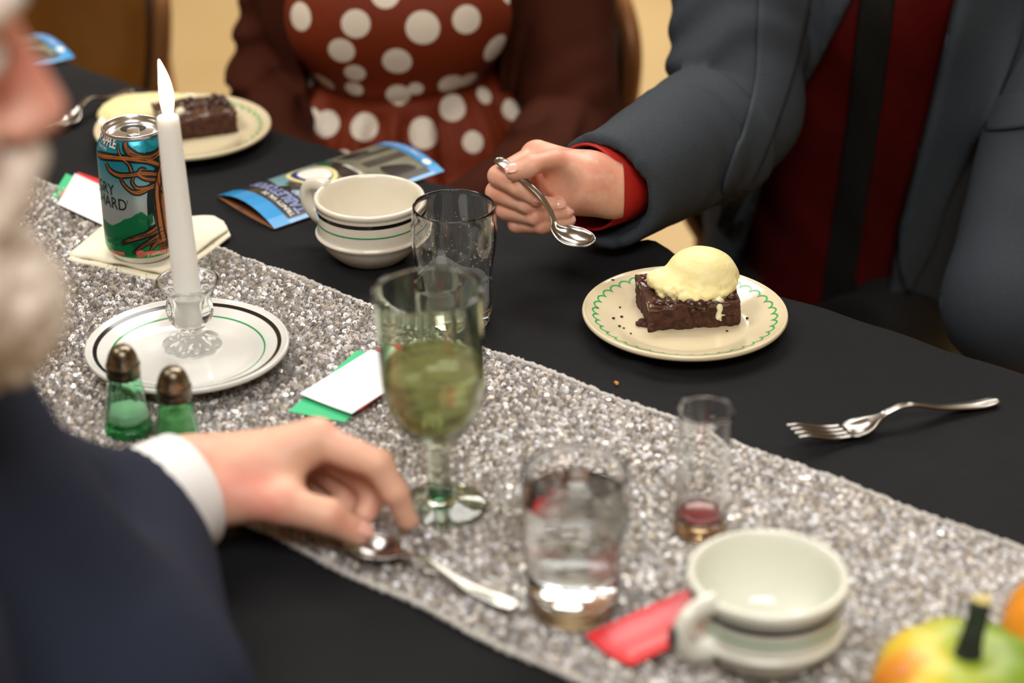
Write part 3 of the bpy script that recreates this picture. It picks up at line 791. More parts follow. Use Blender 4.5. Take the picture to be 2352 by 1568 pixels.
# ------------------------------------------------------------------ can on its napkin
NZ = .0105
poly = [at(*q) for q in ((152, 606), (262, 628), (372, 655), (455, 603), (527, 551), (517, 528), (495, 519), (440, 520), (330, 528), (240, 541))]
nap = thing('napkin', 'folded cream cloth napkin under the cider can', 'napkin', (poly[0].lerp(poly[4], .5).x, poly[0].lerp(poly[4], .5).y, TZ))
cx, cy = nap.location.x, nap.location.y
def puff(k, z): return lambda x, y: z + .0009 * math.sin((x * 70 + y * 40) + k) + .0007 * math.sin(x * 150 - y * 90 + k)
part('lower_layer', slab([Vector((q.x + .002, q.y - .004, 0)) for q in poly], TZ + RZ - .001, TZ + RZ + .0018, puff(0, 0), 3), M['napkin'], nap, local=False)
part('upper_layer', slab([Vector((cx + (q.x - cx) * .985, cy + (q.y - cy) * .97 + .003, 0)) for q in poly], TZ + RZ + .0028, TZ + RZ + .005, puff(2, 0), 3), M['napkin'], nap, local=False)
CR = .0331
b = at(331, 578, NZ)
CC = Vector((b.x, b.y, TZ + NZ)); CH = .1205
can = thing('drink_can', 'opened cider can with a gnarled tree print standing on the cream napkin', 'can', CC)
part('bottom_rim', lathe([(0, .006), (.018, .004), (.0225, .0008), (.0245, 0), (.0262, .0012), (.0285, .0048), (.0305, .0076)], 72, sm=2), M['alu'], can)
part('body', lathe([(.0304, .0075), (.0322, .010), (.0331, .0135), (.0331, .05), (.0331, .098), (.0327, .102), (.0308, .1075), (.0283, .113), (.0265, .1158)], 96), M['can'], can)
lid = part('lid', lathe([(.0262, .1155), (.0268, .1172), (.0274, .1192), (.0272, .1203), (.0265, .1206), (.0256, .1198), (.0250, .117), (.0240, .1142), (.0228, .1136), (.0222, .1148), (.016, .1152), (0, .1152)], 96), M['alu'], can)
V, F = lathe([(.0, 0), (.0105, 0), (.0112, .0002), (.0105, .0004), (0, .0004)], 40)
toC = (Vector((0, 0, 0)) - CC); dirc = Vector((toC.x, toC.y, 0)).normalized()                 # towards the viewer's side
sidev = Vector((-dirc.y, dirc.x, 0))
part('mouth_shade_disc', ([dirc * (v.x * .72 - .0065) + sidev * (v.y * .98) + Vector((0, 0, .11525 + v.z)) for v in V], F), M['plain_black'], lid)  # lid stays closed: black disc paints the dark inside of the can
tab = [(-.0035, .0085, 0), (.002, .0088, 0), (.010, .0085, 0), (.0165, .0065, 0)]
part('pull_tab', cutlery([(dirc * (x + .0025) + Vector((0, 0, .1168 + .0006 * i)), w * 1.25, 0) for i, (x, w, c) in enumerate(tab)], 6, .0009), M['alu'], lid)
part('rivet', uv_ell(dirc * .0065 + Vector((0, 0, .1164)), (.0028, .0028, .002)), M['alu'], lid)
# flat print wrapped on the can: (arc length, height) in metres, arc 0 at the side facing the camera
TH0 = math.atan2(dirc.y, dirc.x)
def can_r(z): return float(np.interp(z, [.0075, .010, .0135, .098, .102, .1075, .113, .1158], [.0304, .0322, .0331, .0331, .0327, .0308, .0283, .0265]))
def wrap(u, z, off): th = TH0 + u / CR; r = can_r(z) + off; return Vector((r * math.cos(th), r * math.sin(th), z))
def can_uv(px, py):
    d = ray(px, py); o = CAM - CC; A = d.x ** 2 + d.y ** 2; B = o.x * d.x + o.y * d.y
    rr = CR
    for _ in range(4):
        C = o.x ** 2 + o.y ** 2 - rr ** 2; q = max(B * B - A * C, 0); k = (-B - math.sqrt(q)) / A; h = o + d * k; rr = can_r(h.z)
    th = math.atan2(h.y, h.x) - TH0; th = (th + PI) % (2 * PI) - PI
    return th * CR, h.z
def ribbon(name, pts, m, off, par=can, n=6):
    S = spline([(*can_uv(x, y), w / 2600.) for x, y, w in pts], n); V, F = [], []
    for i, s in enumerate(S):
        t = S[min(i + 1, len(S) - 1)][:2] - S[max(i - 1, 0)][:2]; t = t / (np.linalg.norm(t) + 1e-9); nn = np.array([-t[1], t[0]])
        for v in (-.5, -.17, .17, .5): q = s[:2] + nn * s[2] * v; V.append(wrap(q[0], min(max(q[1], .008), .1157), off))
    for i in range(len(S) - 1):
        for j in range(3): F.append((i * 4 + j, i * 4 + j + 1, i * 4 + 5 + j, i * 4 + 4 + j))
    return V, F
def blot(pts, off, r=2):
    uv = [can_uv(*q) for q in pts]; bm = bmesh.new(); f = bm.faces.new([bm.verts.new((u, z, 0)) for u, z in uv]); bmesh.ops.triangulate(bm, faces=[f])
    for _ in range(r): bmesh.ops.subdivide_edges(bm, edges=[e for e in bm.edges if e.calc_length() > .004], cuts=1)
    bmesh.ops.triangulate(bm, faces=bm.faces[:])
    for v in bm.verts: v.co = wrap(v.co.x, min(max(v.co.y, .0085), .1155), off)
    return bm_out(bm)
def text_vf(s, h, bold=0.):
    cu = bpy.data.curves.new('txt', 'FONT'); cu.body = s; cu.size = 1; cu.offset = bold; cu.align_x = 'LEFT'; cu.resolution_u = 3
    ob = bpy.data.objects.new('txt', cu); COL.objects.link(ob); bpy.context.view_layer.update()
    me = bpy.data.meshes.new_from_object(ob.evaluated_get(bpy.context.evaluated_depsgraph_get()))
    bm = bmesh.new(); bm.from_mesh(me); bpy.data.objects.remove(ob); bpy.data.curves.remove(cu); bpy.data.meshes.remove(me)
    bmesh.ops.triangulate(bm, faces=bm.faces[:])
    xs = [v.co.x for v in bm.verts]; k = h / .7
    for v in bm.verts: v.co = Vector(((v.co.x - min(xs)) * k, v.co.y * k, 0))
    bmesh.ops.subdivide_edges(bm, edges=[e for e in bm.edges if e.calc_length() > h * .45], cuts=1)
    bmesh.ops.triangulate(bm, faces=bm.faces[:])
    W = max(v.co.x for v in bm.verts); V, F = bm_out(bm); return V, F, W
def can_text(name, s, px_end, py_base, h, m, sx=1., slant=0., off=.0005, bold=0., end=True):
    V, F, W = text_vf(s, h, bold); u1, z0 = can_uv(px_end, py_base)
    if end: u0 = u1 - W * sx
    else: u0 = u1
    o = part(name, ([wrap(u0 + v.x * sx, z0 + v.y + slant * (v.x - W) * sx, off) for v in V], F), m, can, smooth=False); return o
tree = []
for p_ in ([(398, 470, 40), (376, 440, 40), (368, 400, 34), (376, 372, 26)], [(388, 566, 84), (378, 525, 72), (371, 485, 60), (367, 445, 54), (372, 405, 48), (380, 372, 40), (386, 348, 34)],
          [(384, 392, 20), (350, 372, 16), (310, 366, 15), (270, 362, 14), (232, 357, 17), (223, 352, 10)], [(372, 400, 12), (330, 398, 14), (300, 402, 12), (272, 402, 14), (252, 390, 13), (244, 374, 9)],
          [(370, 420, 20), (345, 430, 14), (318, 442, 14), (300, 438, 10), (282, 420, 8), (277, 405, 7)], [(302, 394, 9), (296, 378, 8), (280, 362, 7), (272, 345, 5), (272, 328, 3)],
          [(360, 412, 12), (335, 410, 12), (318, 400, 10), (325, 388, 9), (336, 390, 7)], [(345, 430, 9), (316, 432, 9), (304, 420, 8), (306, 408, 6)],
          [(372, 520, 34), (345, 535, 18), (318, 545, 14), (292, 553, 10), (280, 560, 7)], [(378, 535, 26), (350, 552, 14), (325, 566, 10), (305, 582, 6)], [(380, 545, 22), (362, 556, 12), (352, 566, 9), (345, 576, 5)], [(388, 545, 20), (385, 560, 12), (380, 572, 7)],
          [(290, 318, 10), (288, 335, 15), (300, 352, 19), (325, 362, 20), (350, 360, 20), (368, 345, 16), (372, 325, 14), (364, 306, 10)]): tree.append(p_)
part('tree_outline', join(*[ribbon('o', [(x, y, w * 1.12 + 1.5) for x, y, w in q], 0, .00028) for q in tree]), M['ink'], can, smooth=False)
part('tree_bark', join(*[ribbon('b', [(x + .5, y, w * .6) for x, y, w in q], 0, .0004) for q in tree]), M['ink_brown'], can, smooth=False)
hl = []
for q in tree:
    for d in (-.16, .14): hl.append(ribbon('h', [(x + w * d * .8, y + w * d, max(w * .13, 1.2)) for x, y, w in q[:-1]], 0, .00052))
part('bark_highlight', join(*hl), M['ink_orange'], can, smooth=False)
cr = []
for q in tree[:2] + tree[-1:] + tree[8:10]:
    for d in (-.26, -.02, .25): cr.append(ribbon('c', [(x + w * d * .9, y + w * d * .7 + 2 * math.sin(i * 2.2 + d * 9), max(w * .06, 1.1)) for i, (x, y, w) in enumerate(q)], 0, .00058))
part('bark_crack', join(*cr), M['ink'], can, smooth=False)
part('hill_bush', join(blot([(246, 520), (262, 516), (276, 510), (286, 503), (300, 500), (312, 492), (325, 486), (338, 496), (350, 488), (352, 510), (330, 532), (290, 540), (248, 545)], .00024), blot([(246, 548), (280, 552), (300, 548), (290, 560), (250, 557)], .00026)), M['ink_green'], can, smooth=False)
part('swirl_glint', join(ribbon('s', [(304, 322, 12), (316, 338, 16), (334, 344, 14)], 0, .0003), ribbon('s', [(336, 318, 8), (350, 330, 12), (358, 322, 8)], 0, .0003)), M['ink_teal'], can, smooth=False)
part('bottom_band', join(ribbon('s', [(246, 574, 9), (262, 580, 13), (287, 582, 9)], 0, .00045), ribbon('s', [(314, 584, 16), (322, 583, 20), (330, 582, 16)], 0, .00045), ribbon('s', [(326, 583, 10), (350, 580, 10), (380, 577, 10), (396, 572, 10)], 0, .00045)), M['ink_salmon'], can, smooth=False)
can_text('name_lettering', 'ANGRY', 264, 450, .0106, M['ink'], .78, -.05)
can_text('name_lettering', 'ORCHARD', 292, 484, .0106, M['ink'], .78, -.05)
can_text('registered_dot', "'", 296, 484, .0096, M['ink'], .5)
can_text('flavour_lettering', 'CRISP APPLE', 265, 341, .0070, M['ink_pale'], .78, -.08, bold=.03)
can_text('small_lettering', 'FLAVORS', 245, 346, .0026, M['ink_pale'], 1., -.08)
can_text('band_lettering', '2 APPLES IN', 338, 586, .0030, M['ink_pale'], 1.05, .06, off=.0006, end=False, bold=.02)
can_text('band_lettering', 'HARD CIDER', 284, 584, .0020, M['ink_pale'], 1., -.04, off=.0006)

# ------------------------------------------------------------------ cards
def card(label, pxs, m, z, name='paper_card', group=None, curl=0., th=.0005):
    P = [at(*q, z) for q in pxs]
    if len(P) == 3: P = [P[0], P[1], P[1] + P[2] - P[0], P[2]]
    rows = []
    for i in range(9):
        u = i / 8; r = []
        for j in range(9):
            v = j / 8; q = P[0].lerp(P[1], u).lerp(P[3].lerp(P[2], u), v); q.z += curl * (2 * u - 1) ** 2; r.append(q)
        rows.append(r)
    Vv, Ff = sheet(rows, -th if (P[1] - P[0]).cross(P[3] - P[0]).z < 0 else th)
    return solo(name, (Vv, Ff), m, label, 'card', P[0].lerp(P[2], .5), group=group, smooth=False)
card('green paper card sticking out below the white card beside the goblet', [(662, 944), (792, 969), (819, 804)], M['paper_g'], .0058, group='paper cards by the goblet')
card('red paper card peeping out under the white card beside the goblet', [(716, 906), (826, 944), (880, 793)], M['paper_r'], .0074, group='paper cards by the goblet')
card('white paper card on top of the green and red cards beside the goblet', [(688, 905), (808, 951), (852, 803)], M['paper_w'], .0090, group='paper cards by the goblet', curl=.0006)
card('green paper card almost hidden under the white card left of the can', [(118, 452), (232, 505), (152, 398)], M['paper_g'], .0058, group='paper cards left of the can')
card('red paper card with one edge showing under the white card left of the can', [(136, 452), (258, 496), (180, 395)], M['paper_r'], .0074, group='paper cards left of the can')
card('white paper card on top of the stack left of the can', [(132, 468), (246, 521), (172, 398)], M['paper_w'], .0090, group='paper cards left of the can')
card('glossy red card lying on the runner under the handle of the foreground cup', [(1343, 1466), (1450, 1538), (1577, 1362)], M['paper_r'], .0068, curl=.0035)

# ------------------------------------------------------------------ leaflets
def leaflet(label, A, B, D, prints=True):
    A, B, D = Vector(A), Vector(B), Vector(D); W, L = (B - A).length, (D - A).length
    eu, ev = (B - A).normalized(), (D - A).normalized()
    t = thing('leaflet', label, 'leaflet', A.lerp(B + D - A, .5) * 1, group='folded leaflets'); t.location.z = TZ
    def top(u, v, off=0):
        k = math.sin(PI * min(max(u / W, 0), 1)) ** .85; return A + eu * u + ev * v + Vector((0, 0, .0032 + (.0105 - .002 * v / L) * k + off))
    def bot(u, v): 
        k = math.sin(PI * min(max(u / W, 0), 1)); return A + eu * u + ev * v + Vector((0, 0, .0028 - .0016 * k))
    us = np.linspace(0, W, 25); vs = np.linspace(0, L, 31)
    part('cover', sheet([[top(u, v) for v in vs] for u in us], .0004), M['bro_black'], t, local=False)
    part('inside_panel', sheet([[bot(u, v) for v in vs] for u in us], .0004), M['bro_back'], t, local=False)
    def patch(pts, off, cuts=3):
        bm = bmesh.new(); f = bm.faces.new([bm.verts.new((u, v, 0)) for u, v in pts]); bm.normal_update()
        bmesh.ops.triangulate(bm, faces=[f])
        for _ in range(cuts): bmesh.ops.subdivide_edges(bm, edges=[e for e in bm.edges if e.calc_length() > .006], cuts=1)
        bmesh.ops.triangulate(bm, faces=bm.faces[:])
        for v in bm.verts: v.co = top(v.co.x, v.co.y, off)
        return bm_out(bm)
    rect = lambda u0, v0, u1, v1: [(u0 * W, v0 * L), (u1 * W, v0 * L), (u1 * W, v1 * L), (u0 * W, v1 * L)]
    for q_ in (patch(rect(0, 0, 1, .095), .0004), patch(rect(0, .935, 1, 1), .0004), patch(rect(.955, .09, 1, .95), .0004)): part('blue_band', q_, M['bro_blue'], t, local=False, smooth=False)
    for q_ in (patch(rect(.02, .62, .94, .93), .0004), patch(rect(.3, .30, .9, .52), .0004), patch(rect(.02, .40, .3, .57), .0004)): part('photo_panel', q_, M['bro_olive'], t, local=False, smooth=False)
    for q_ in (patch([(.06 * W, .27 * L), (.40 * W, .22 * L), (.45 * W, .26 * L), (.2 * W, .36 * L), (.04 * W, .38 * L)], .0005), patch(rect(.6, .24, .93, .29), .0005), patch(rect(.0, .45, .08, .58), .0005)): part('teal_panel', q_, M['bro_teal'], t, local=False, smooth=False)
    part('green_panel', patch([(.03 * W, .56 * L), (.16 * W, .54 * L), (.3 * W, .57 * L), (.2 * W, .61 * L), (.05 * W, .62 * L)], .0005), M['bro_green'], t, local=False, smooth=False)
    for q_ in (patch(rect(.26, .70, .36, .92), .0005), patch(rect(.47, .68, .60, .92), .0005), patch(rect(.86, .66, .93, .93), .0005), patch([(.36 * W, .27 * L), (.56 * W, .25 * L), (.7 * W, .40 * L), (.6 * W, .42 * L)], .0005)): part('dark_panel', q_, M['bro_dark'], t, local=False, smooth=False)
    ell = lambda cu, cv, ru, rv, n=36: [(cu * W + ru * W * math.cos(2 * PI * k / n), cv * L + rv * L * math.sin(2 * PI * k / n)) for k in range(n)]
    part('badge_ring', patch(ell(.36, .43, .30, .115), .0006), M['bro_yellow'], t, local=False, smooth=False)
    part('badge_band', patch(ell(.36, .43, .25, .094), .0008), M['bro_navy'], t, local=False, smooth=False)
    part('badge_centre', patch(ell(.38, .44, .20, .078), .0010), M['bro_white'], t, local=False, smooth=False)
    part('round_mark', patch(ell(.80, .966, .055, .020), .0006), M['bro_white'], t, local=False, smooth=False)
    def write(nm, s, u0, v0, h, m, sx=1., off=.0007, bold=0., rev=True):
        V, F, w = text_vf(s, h, bold)                               # reads from the right corner leftwards, tops towards the near end
        if rev: part(nm, ([top(u0 * W - v.x * sx, v0 * L - v.y, off) for v in V], F), m, t, local=False, smooth=False)
        else: part(nm, ([top(u0 * W + v.x * sx, v0 * L + v.y, off) for v in V], F), m, t, local=False, smooth=False)
    write('title_outline', 'TABLETOPOS', .93, .213, .0112, M['bro_lilac'], .86, .0007, .035)
    write('title_lettering', 'TABLETOPOS', .925, .213, .0108, M['bro_ink'], .905, .0010, -.012)
    write('upper_lettering', 'TRINITY VAL DE', .93, .142, .0054, M['bro_white'], .9, .0007, .015)
    write('lower_lettering', 'CHICAGO', .93, .262, .0062, M['bro_lilac'], .85, .0007, .02)
    write('caption_lettering', 'FREE PUBLIC EVENT', .86, .625, .0040, M['bro_white'], .95, .0007, .03)
    write('band_lettering', 'COMMUNITY PROGRAM', .72, .982, .0052, M['bro_lilac'], .8, .0007, .02)
    return t
A, B_, D_ = at(499, 457), at(631, 533), at(884, 333)
lf = leaflet('folded blue and black leaflet lying behind the striped coffee cup', A, B_, D_)
e = at(172, 139); f0 = at(92, 90)
eu = (e - f0).normalized(); ev = Vector((-eu.y, eu.x, 0))
lf2 = leaflet('second blue leaflet at the far left table edge, beside the empty chair', e - eu * .099 - ev * .21 * 1, e - ev * .21, e - eu * .099)

# ------------------------------------------------------------------ cutlery
def fork(label, P, up, sc=1.):
    "P(x, y, z): x along from tine tips to handle end in metres, y across, z above"
    t = thing('fork', label, 'fork', P(.09, 0, 0))
    pr = [(.043, .012, .0), (.050, .0225, .0024), (.058, .024, .003), (.066, .019, .0024), (.074, .009, .001), (.082, .0062, 0), (.10, .0068, 0), (.13, .0098, 0), (.160, .0135, 0), (.176, .0125, 0), (.181, .005, 0)]
    zc = lambda x: .0115 * math.exp(-((x - .0) / .028) ** 2) + .0135 * math.exp(-((x - .098) / .032) ** 2) + .0034
    part('handle', cutlery([(P(x, 0, zc(x)), w * sc, c) for x, w, c in pr], 6, .0016, up), M['steel'], t, local=False)
    for k in range(4):
        y = (k - 1.5) * .0062
        part('tine', cutlery([(P(x, y * f, zc(x) - (.0008 * abs(k - 1.5) if 0 else 0)), w, 0) for x, w, f in ((0, .0012, 1.), (.010, .0026, 1.), (.03, .0032, .98), (.047, .0040, .92))], 5, .0015, up, 5), M['steel'], t, local=False)
    return t
def frame_of(tail, head, z0=.001):
    d = (tail - head); L = d.length; d.normalize(); c = Vector((0, 0, 1)).cross(d)
    tail.z = head.z = TZ; d = (tail - head); L = d.length; d.normalize(); return lambda x, y, z: head + d * (x / .181 * L) + c * (y * L / .181) + Vector((0, 0, z + z0))
fork('dinner fork lying on the black cloth at the right', frame_of(at(2291, 922, .003), at(1820, 1000, .012), .0), Vector((0, 0, 1)))
fork('fork lying at the far left beside the plate behind the can', frame_of(at(302, 217), at(95, 322)), Vector((0, 0, 1)))
def spoon(label, pts, up, name='teaspoon'):
    t = thing(name, label, 'spoon', pts[len(pts) // 2][0])
    part('spoon_metal', cutlery(pts, 7, .0013, up), M['steel'], t, local=False); return t
hd, tl = at(800, 1262, .004), at(1185, 1418, .004)
d = tl - hd; spd = [(.0, .006, .001), (.004, .020, .004), (.014, .031, .0075), (.028, .034, .009), (.042, .028, .0065), (.052, .014, .002), (.06, .0075, 0), (.08, .006, 0), (.12, .0085, 0), (.155, .0135, 0), (.166, .012, 0), (.170, .005, 0)]
dn = d.normalized(); kk = d.length / .17
spoon('silver spoon on the edge of the runner under the reaching hand', [(hd + dn * (x * kk) + Vector((0, 0, (.0105 if .002 < x < .05 else .008) + .008 * math.exp(-((x - .075) / .03) ** 2))), w, c) for x, w, c in spd], Vector((0, 0, 1)), 'tablespoon')

# ------------------------------------------------------------------ brownies and ice cream
def brownie_field(loc, ex, ey, lx, ly, h, name, label, group, seed):
    "loc: near left bottom corner; ex, ey: unit side directions"
    n = .0009; f = Field((-.006, -.006, -.003), (lx + .006, ly + .006, h + .008), n)
    X, Y, Z = f.X, f.Y, f.Z
    bx = np.maximum(np.maximum(np.abs(X - lx / 2) - lx / 2, np.abs(Y - ly / 2) - ly / 2), np.abs(Z - h / 2) - h / 2)
    rough = vnoise(X, Y, Z, 260., seed) * .0011 + vnoise(X, Y, Z, 90., seed + 1) * .0014
    topw = np.clip((Z - h + .004) / .004, 0, 1)
    f.put((bx + rough * (1 - .5 * topw) - .0006).astype(np.float32))
    V, F = relax(f.mesh(), 1)
    M4 = Matrix(((ex.x, ey.x, 0, loc.x), (ex.y, ey.y, 0, loc.y), (0, 0, 1, loc.z), (0, 0, 0, 1)))
    t = thing(name, label, 'brownie', loc + ex * lx / 2 + ey * ly / 2, group=group)
    part('crumb', ([M4 @ Vector(v) for v in V], F), M['brownie'], t, local=False)
    g = Field((-.004, -.004, h - .006), (lx + .004, ly + .004, h + .006), .001)
    X, Y, Z = g.X, g.Y, g.Z
    wave = vnoise(X, Y, Z * 0, 110., seed + 2) * .002 + vnoise(X, Y, Z * 0, 300., seed + 3) * .0007
    e = np.minimum(np.minimum(X, lx - X), np.minimum(Y, ly - Y)) + vnoise(X, Y, Z * 0, 160., seed + 4) * .0022
    g.put(np.maximum(Z - (h + .0006 + wave), np.maximum(h - .0035 - Z, -e - .0006)).astype(np.float32))
    V, F = relax(g.mesh(), 1)
    part('glaze', ([M4 @ Vector(v) for v in V], F), M['brownie_top'], t, local=False)
    return t, M4
def chip(t, c, r, seed, m=None):
    rs = random.Random(seed); R = Euler((rs.uniform(-.4, .4), rs.uniform(-.4, .4), rs.uniform(0, 6))).to_matrix()
    V, F = uv_ell((0, 0, 0), (1, 1, 1), 14, 9); V = [R @ Vector((v.x * r, v.y * r * .78, v.z * r * .5 * (1 + .35 * max(0, v.z)))) + Vector(c) for v in V]
    part('chocolate_chip', (V, F), m or M['choc'], t, local=False)
PZ = TZ + .001 + .0058
zr = .0068
c00, c10, c01 = at(1492, 760, zr), at(1704, 746, zr), at(1438, 688, zr)
ex = (c10 - c00).normalized(); ey = Vector((-ex.y, ex.x, 0)); ey = (ey * .8 + (c01 - c00).normalized() * .2).normalized(); ey = Vector((-ex.y, ex.x, 0))
bl, M4 = brownie_field(Vector((c00.x, c00.y, PZ)), ex, ey, .0765, .062, .0215, 'brownie', 'iced chocolate brownie under the ice cream on the plate before the man', 'brownies', 11)
hB = .0215
for i, (u, v, r) in enumerate(((.008, .006, .0048), (.016, .005, .0046), (.023, .004, .0038), (.034, .003, .0058), (.041, .002, .0062), (.049, .003, .0046), (.060, .014, .0056), (.066, .024, .0042), (.071, .008, .005), (.073, .018, .0045), (.012, .055, .0040), (.02, .057, .004), (.070, .034, .0045), (.012, .022, .004), (.019, .014, .0045))):
    chip(bl, M4 @ Vector((u, v, hB + .0002)), r * 1.18, i)
chip(bl, M4 @ Vector((.036, .0005, hB - .004)), .0052, 60); chip(bl, M4 @ Vector((.045, .0004, hB - .0035)), .0058, 61)
# melted cream running down the front
def melt_field():
    f = Field((.040, -.004, .003), (.078, .036, .028), .0009); X, Y, Z = f.X, f.Y, f.Z
    f.chain([(.056, .012, hB + .0012), (.058, .004, hB + .0004), (.0585, -.0008, hB - .003), (.058, -.0012, .010), (.060, -.001, .006)], [.006, .0044, .0026, .002, .0008], .002, .002)
    f.chain([(.050, .004, hB + .001), (.058, .006, hB + .001), (.066, .012, hB + .0012), (.072, .022, hB + .001), (.071, .03, hB + .0008)], [.0014, .003, .0034, .0034, .002], .002)
    f.chain([(.057, -.0008, .012), (.063, -.001, .011)], [.0012, .0008], .001)
    f.D += vnoise(X, Y, Z, 320., 8) * .0009
    return relax(f.mesh(), 1)
V, F = melt_field()
part('melted_cream', ([M4 @ Vector(v) for v in V], F), M['melt'], bl, local=False)
def scoop(label, M4, c, seed, big, group, squash=1.):
    f = Field((c[0] - .055, c[1] - .055, c[2] - .03), (c[0] + .055, c[1] + .055, c[2] + .045), .0011); X, Y, Z = f.X, f.Y, f.Z
    for o, r in big: f.ell((c[0] + o[0], c[1] + o[1], c[2] + o[2]), r, .009)
    low = np.clip((.006 - (Z - c[2])) / .014, 0, 1)
    f.D += vnoise(X, Y, Z, 70., seed) * .0016 * (.25 + low) + vnoise(X, Y, Z, 230., seed + 1) * .0019 * (.08 + low) + vnoise(X, Y, Z, 500., seed + 4) * .0008 * low + np.sin((X * .6 + Y * .3 + Z) * 520 + 3 * vnoise(X, Y, Z, 60., seed + 3)) * .00008 * (1 - low)
    f.cut((Z - (c[2] - .0105)).astype(np.float32) + vnoise(X, Y, Z * 0, 120., seed + 2) * .001)
    V, F = relax(f.mesh(), 1)
    return solo('ice_cream_scoop', ([M4 @ Vector(v) for v in V], F), M['icecream'], label, 'ice cream', M4 @ Vector(c), group=group)
scoop('round scoop of vanilla ice cream on the brownie before the man', M4, (.043, .029, hB + .0105), 21,
      [((.006, .006, .001), (.0275, .025, .0225)), ((.002, -.007, -.006), (.031, .021, .0085)), ((-.019, -.001, -.004), (.015, .017, .008)), ((-.029, .006, -.001), (.010, .010, .006)), ((.010, .008, -.001), (.0285, .025, .018))], 'scoops of ice cream')
# the other dessert, behind the candle
c00, c10 = at(408, 322, .0068), at(552, 302, .0068)
ex = (c10 - c00).normalized(); ey = Vector((-ex.y, ex.x, 0))
b2, M42 = brownie_field(Vector((c00.x - ex.x * .012, c00.y - ex.y * .012, PZ)), ex, ey, .0745, .056, .021, 'brownie', 'chocolate brownie on the plate behind the candle', 'brownies', 31)
for i in range(16):
    chip(b2, M42 @ Vector((random.uniform(.03, .07), random.uniform(.012, .052), .0225)), random.uniform(.0035, .0055), 100 + i)
chip(b2, M42 @ Vector((.020, .018, .0225)), .007, 99, M['melt'])
p = at(318, 245, .02)
MI = Matrix.Translation((p.x, p.y, PZ))
scoop('flattened pale scoop of ice cream on the plate behind the can', MI, (0, 0, .012), 41, [((0, 0, -.002), (.036, .03, .014)), ((.03, .012, -.002), (.028, .02, .012)), ((-.016, -.012, -.004), (.024, .02, .010))], 'scoops of ice cream')
cr = []
for i, (x, y) in enumerate(((1424, 706), (1428, 724), (1409, 733), (1423, 748), (1433, 750), (1449, 762), (1405, 664), (1408, 664), (1372, 722), (1670, 756), (1716, 728), (1482, 744), (1470, 742), (1476, 736))):
    q = at(x, y, .009); r = .0006 + .0006 * random.random() + (.0022 if i > 10 and i != 10 and x < 1500 else 0)
    rr = (Vector((q.x - pr.x, q.y - pr.y, 0))).length
    zc = float(np.interp(rr, [0, .053, .06, .068, .08], [.0058, .0064, .0088, .0122, .0165]))
    cr.append(uv_ell((q.x, q.y, TZ + .001 + zc + r * .5), (r * 1.3, r, r * .7), 7, 5))
o = solo('brownie_crumbs', join(*cr), M['brownie'], 'dark brownie crumbs scattered on the right plate', 'crumbs', (pr.x, pr.y, TZ + .007)); o['kind'] = 'stuff'
q = at(1417, 884, .001)
solo('bread_crumb', join(uv_ell((q.x, q.y, TZ + .0024), (.0016, .0024, .0016), 8, 6), uv_ell((q.x - .001, q.y + .002, TZ + .0022), (.0014, .0014, .0013), 8, 6)), M['crumb'], 'single golden crumb on the black cloth near the runner', 'crumb', q)

# ------------------------------------------------------------------ gourds
def gourd(name, label, loc, R, H, m, stem):
    t = thing(name, label, 'gourd', loc, group='small gourds')
    prof = [(0, .008), (R * .35, .003), (R * .72, .0), (R * .95, H * .22), (R, H * .45), (R * .93, H * .72), (R * .7, H * .93), (R * .4, H), (R * .15, H * .95), (0, H * .92)]
    lob = lambda th, r, z: r * (1 - .075 * (abs(math.sin(4.5 * th)) ** -0 if 0 else (1 - abs(math.sin(4.5 * th))) ** 2) * min(1, r / (R * .4)))
    part('rind', lathe(prof, 90, sm=5, mod=lob), m, t)
    if stem:
        st = [Vector((.0, .0, H * .9)), Vector((.001, .001, H * 1.08)), Vector((.004, .004, H * 1.32)), Vector((.006, .007, H * 1.52))]
        s = part('stem', tube([Vector(x) for x in spline(st, 5)], [.0115, .0095, .0085, .0080, .0076, .0073, .0070, .0068, .0067, .0066, .0066, .0066, .0066, .0067, .0068, .0069], 10), M['stem'], t)
        part('cut_face', uv_ell(st[-1], (.0066, .0066, .0022)), M['stem_cut'], s)
    return t
p = at(2222, 1512, .056)
gourd('green_gourd', 'green and yellow ribbed gourd with a dark stem in the lower right corner', (p.x, p.y, TZ + RZ), .056, .058, M['gourd'], True)
p = at(2478, 1440, .04)
gourd('orange_gourd', 'orange gourd cut off by the right edge of the photo', (p.x, p.y, TZ + RZ), .048, .062, M['orange'], False)

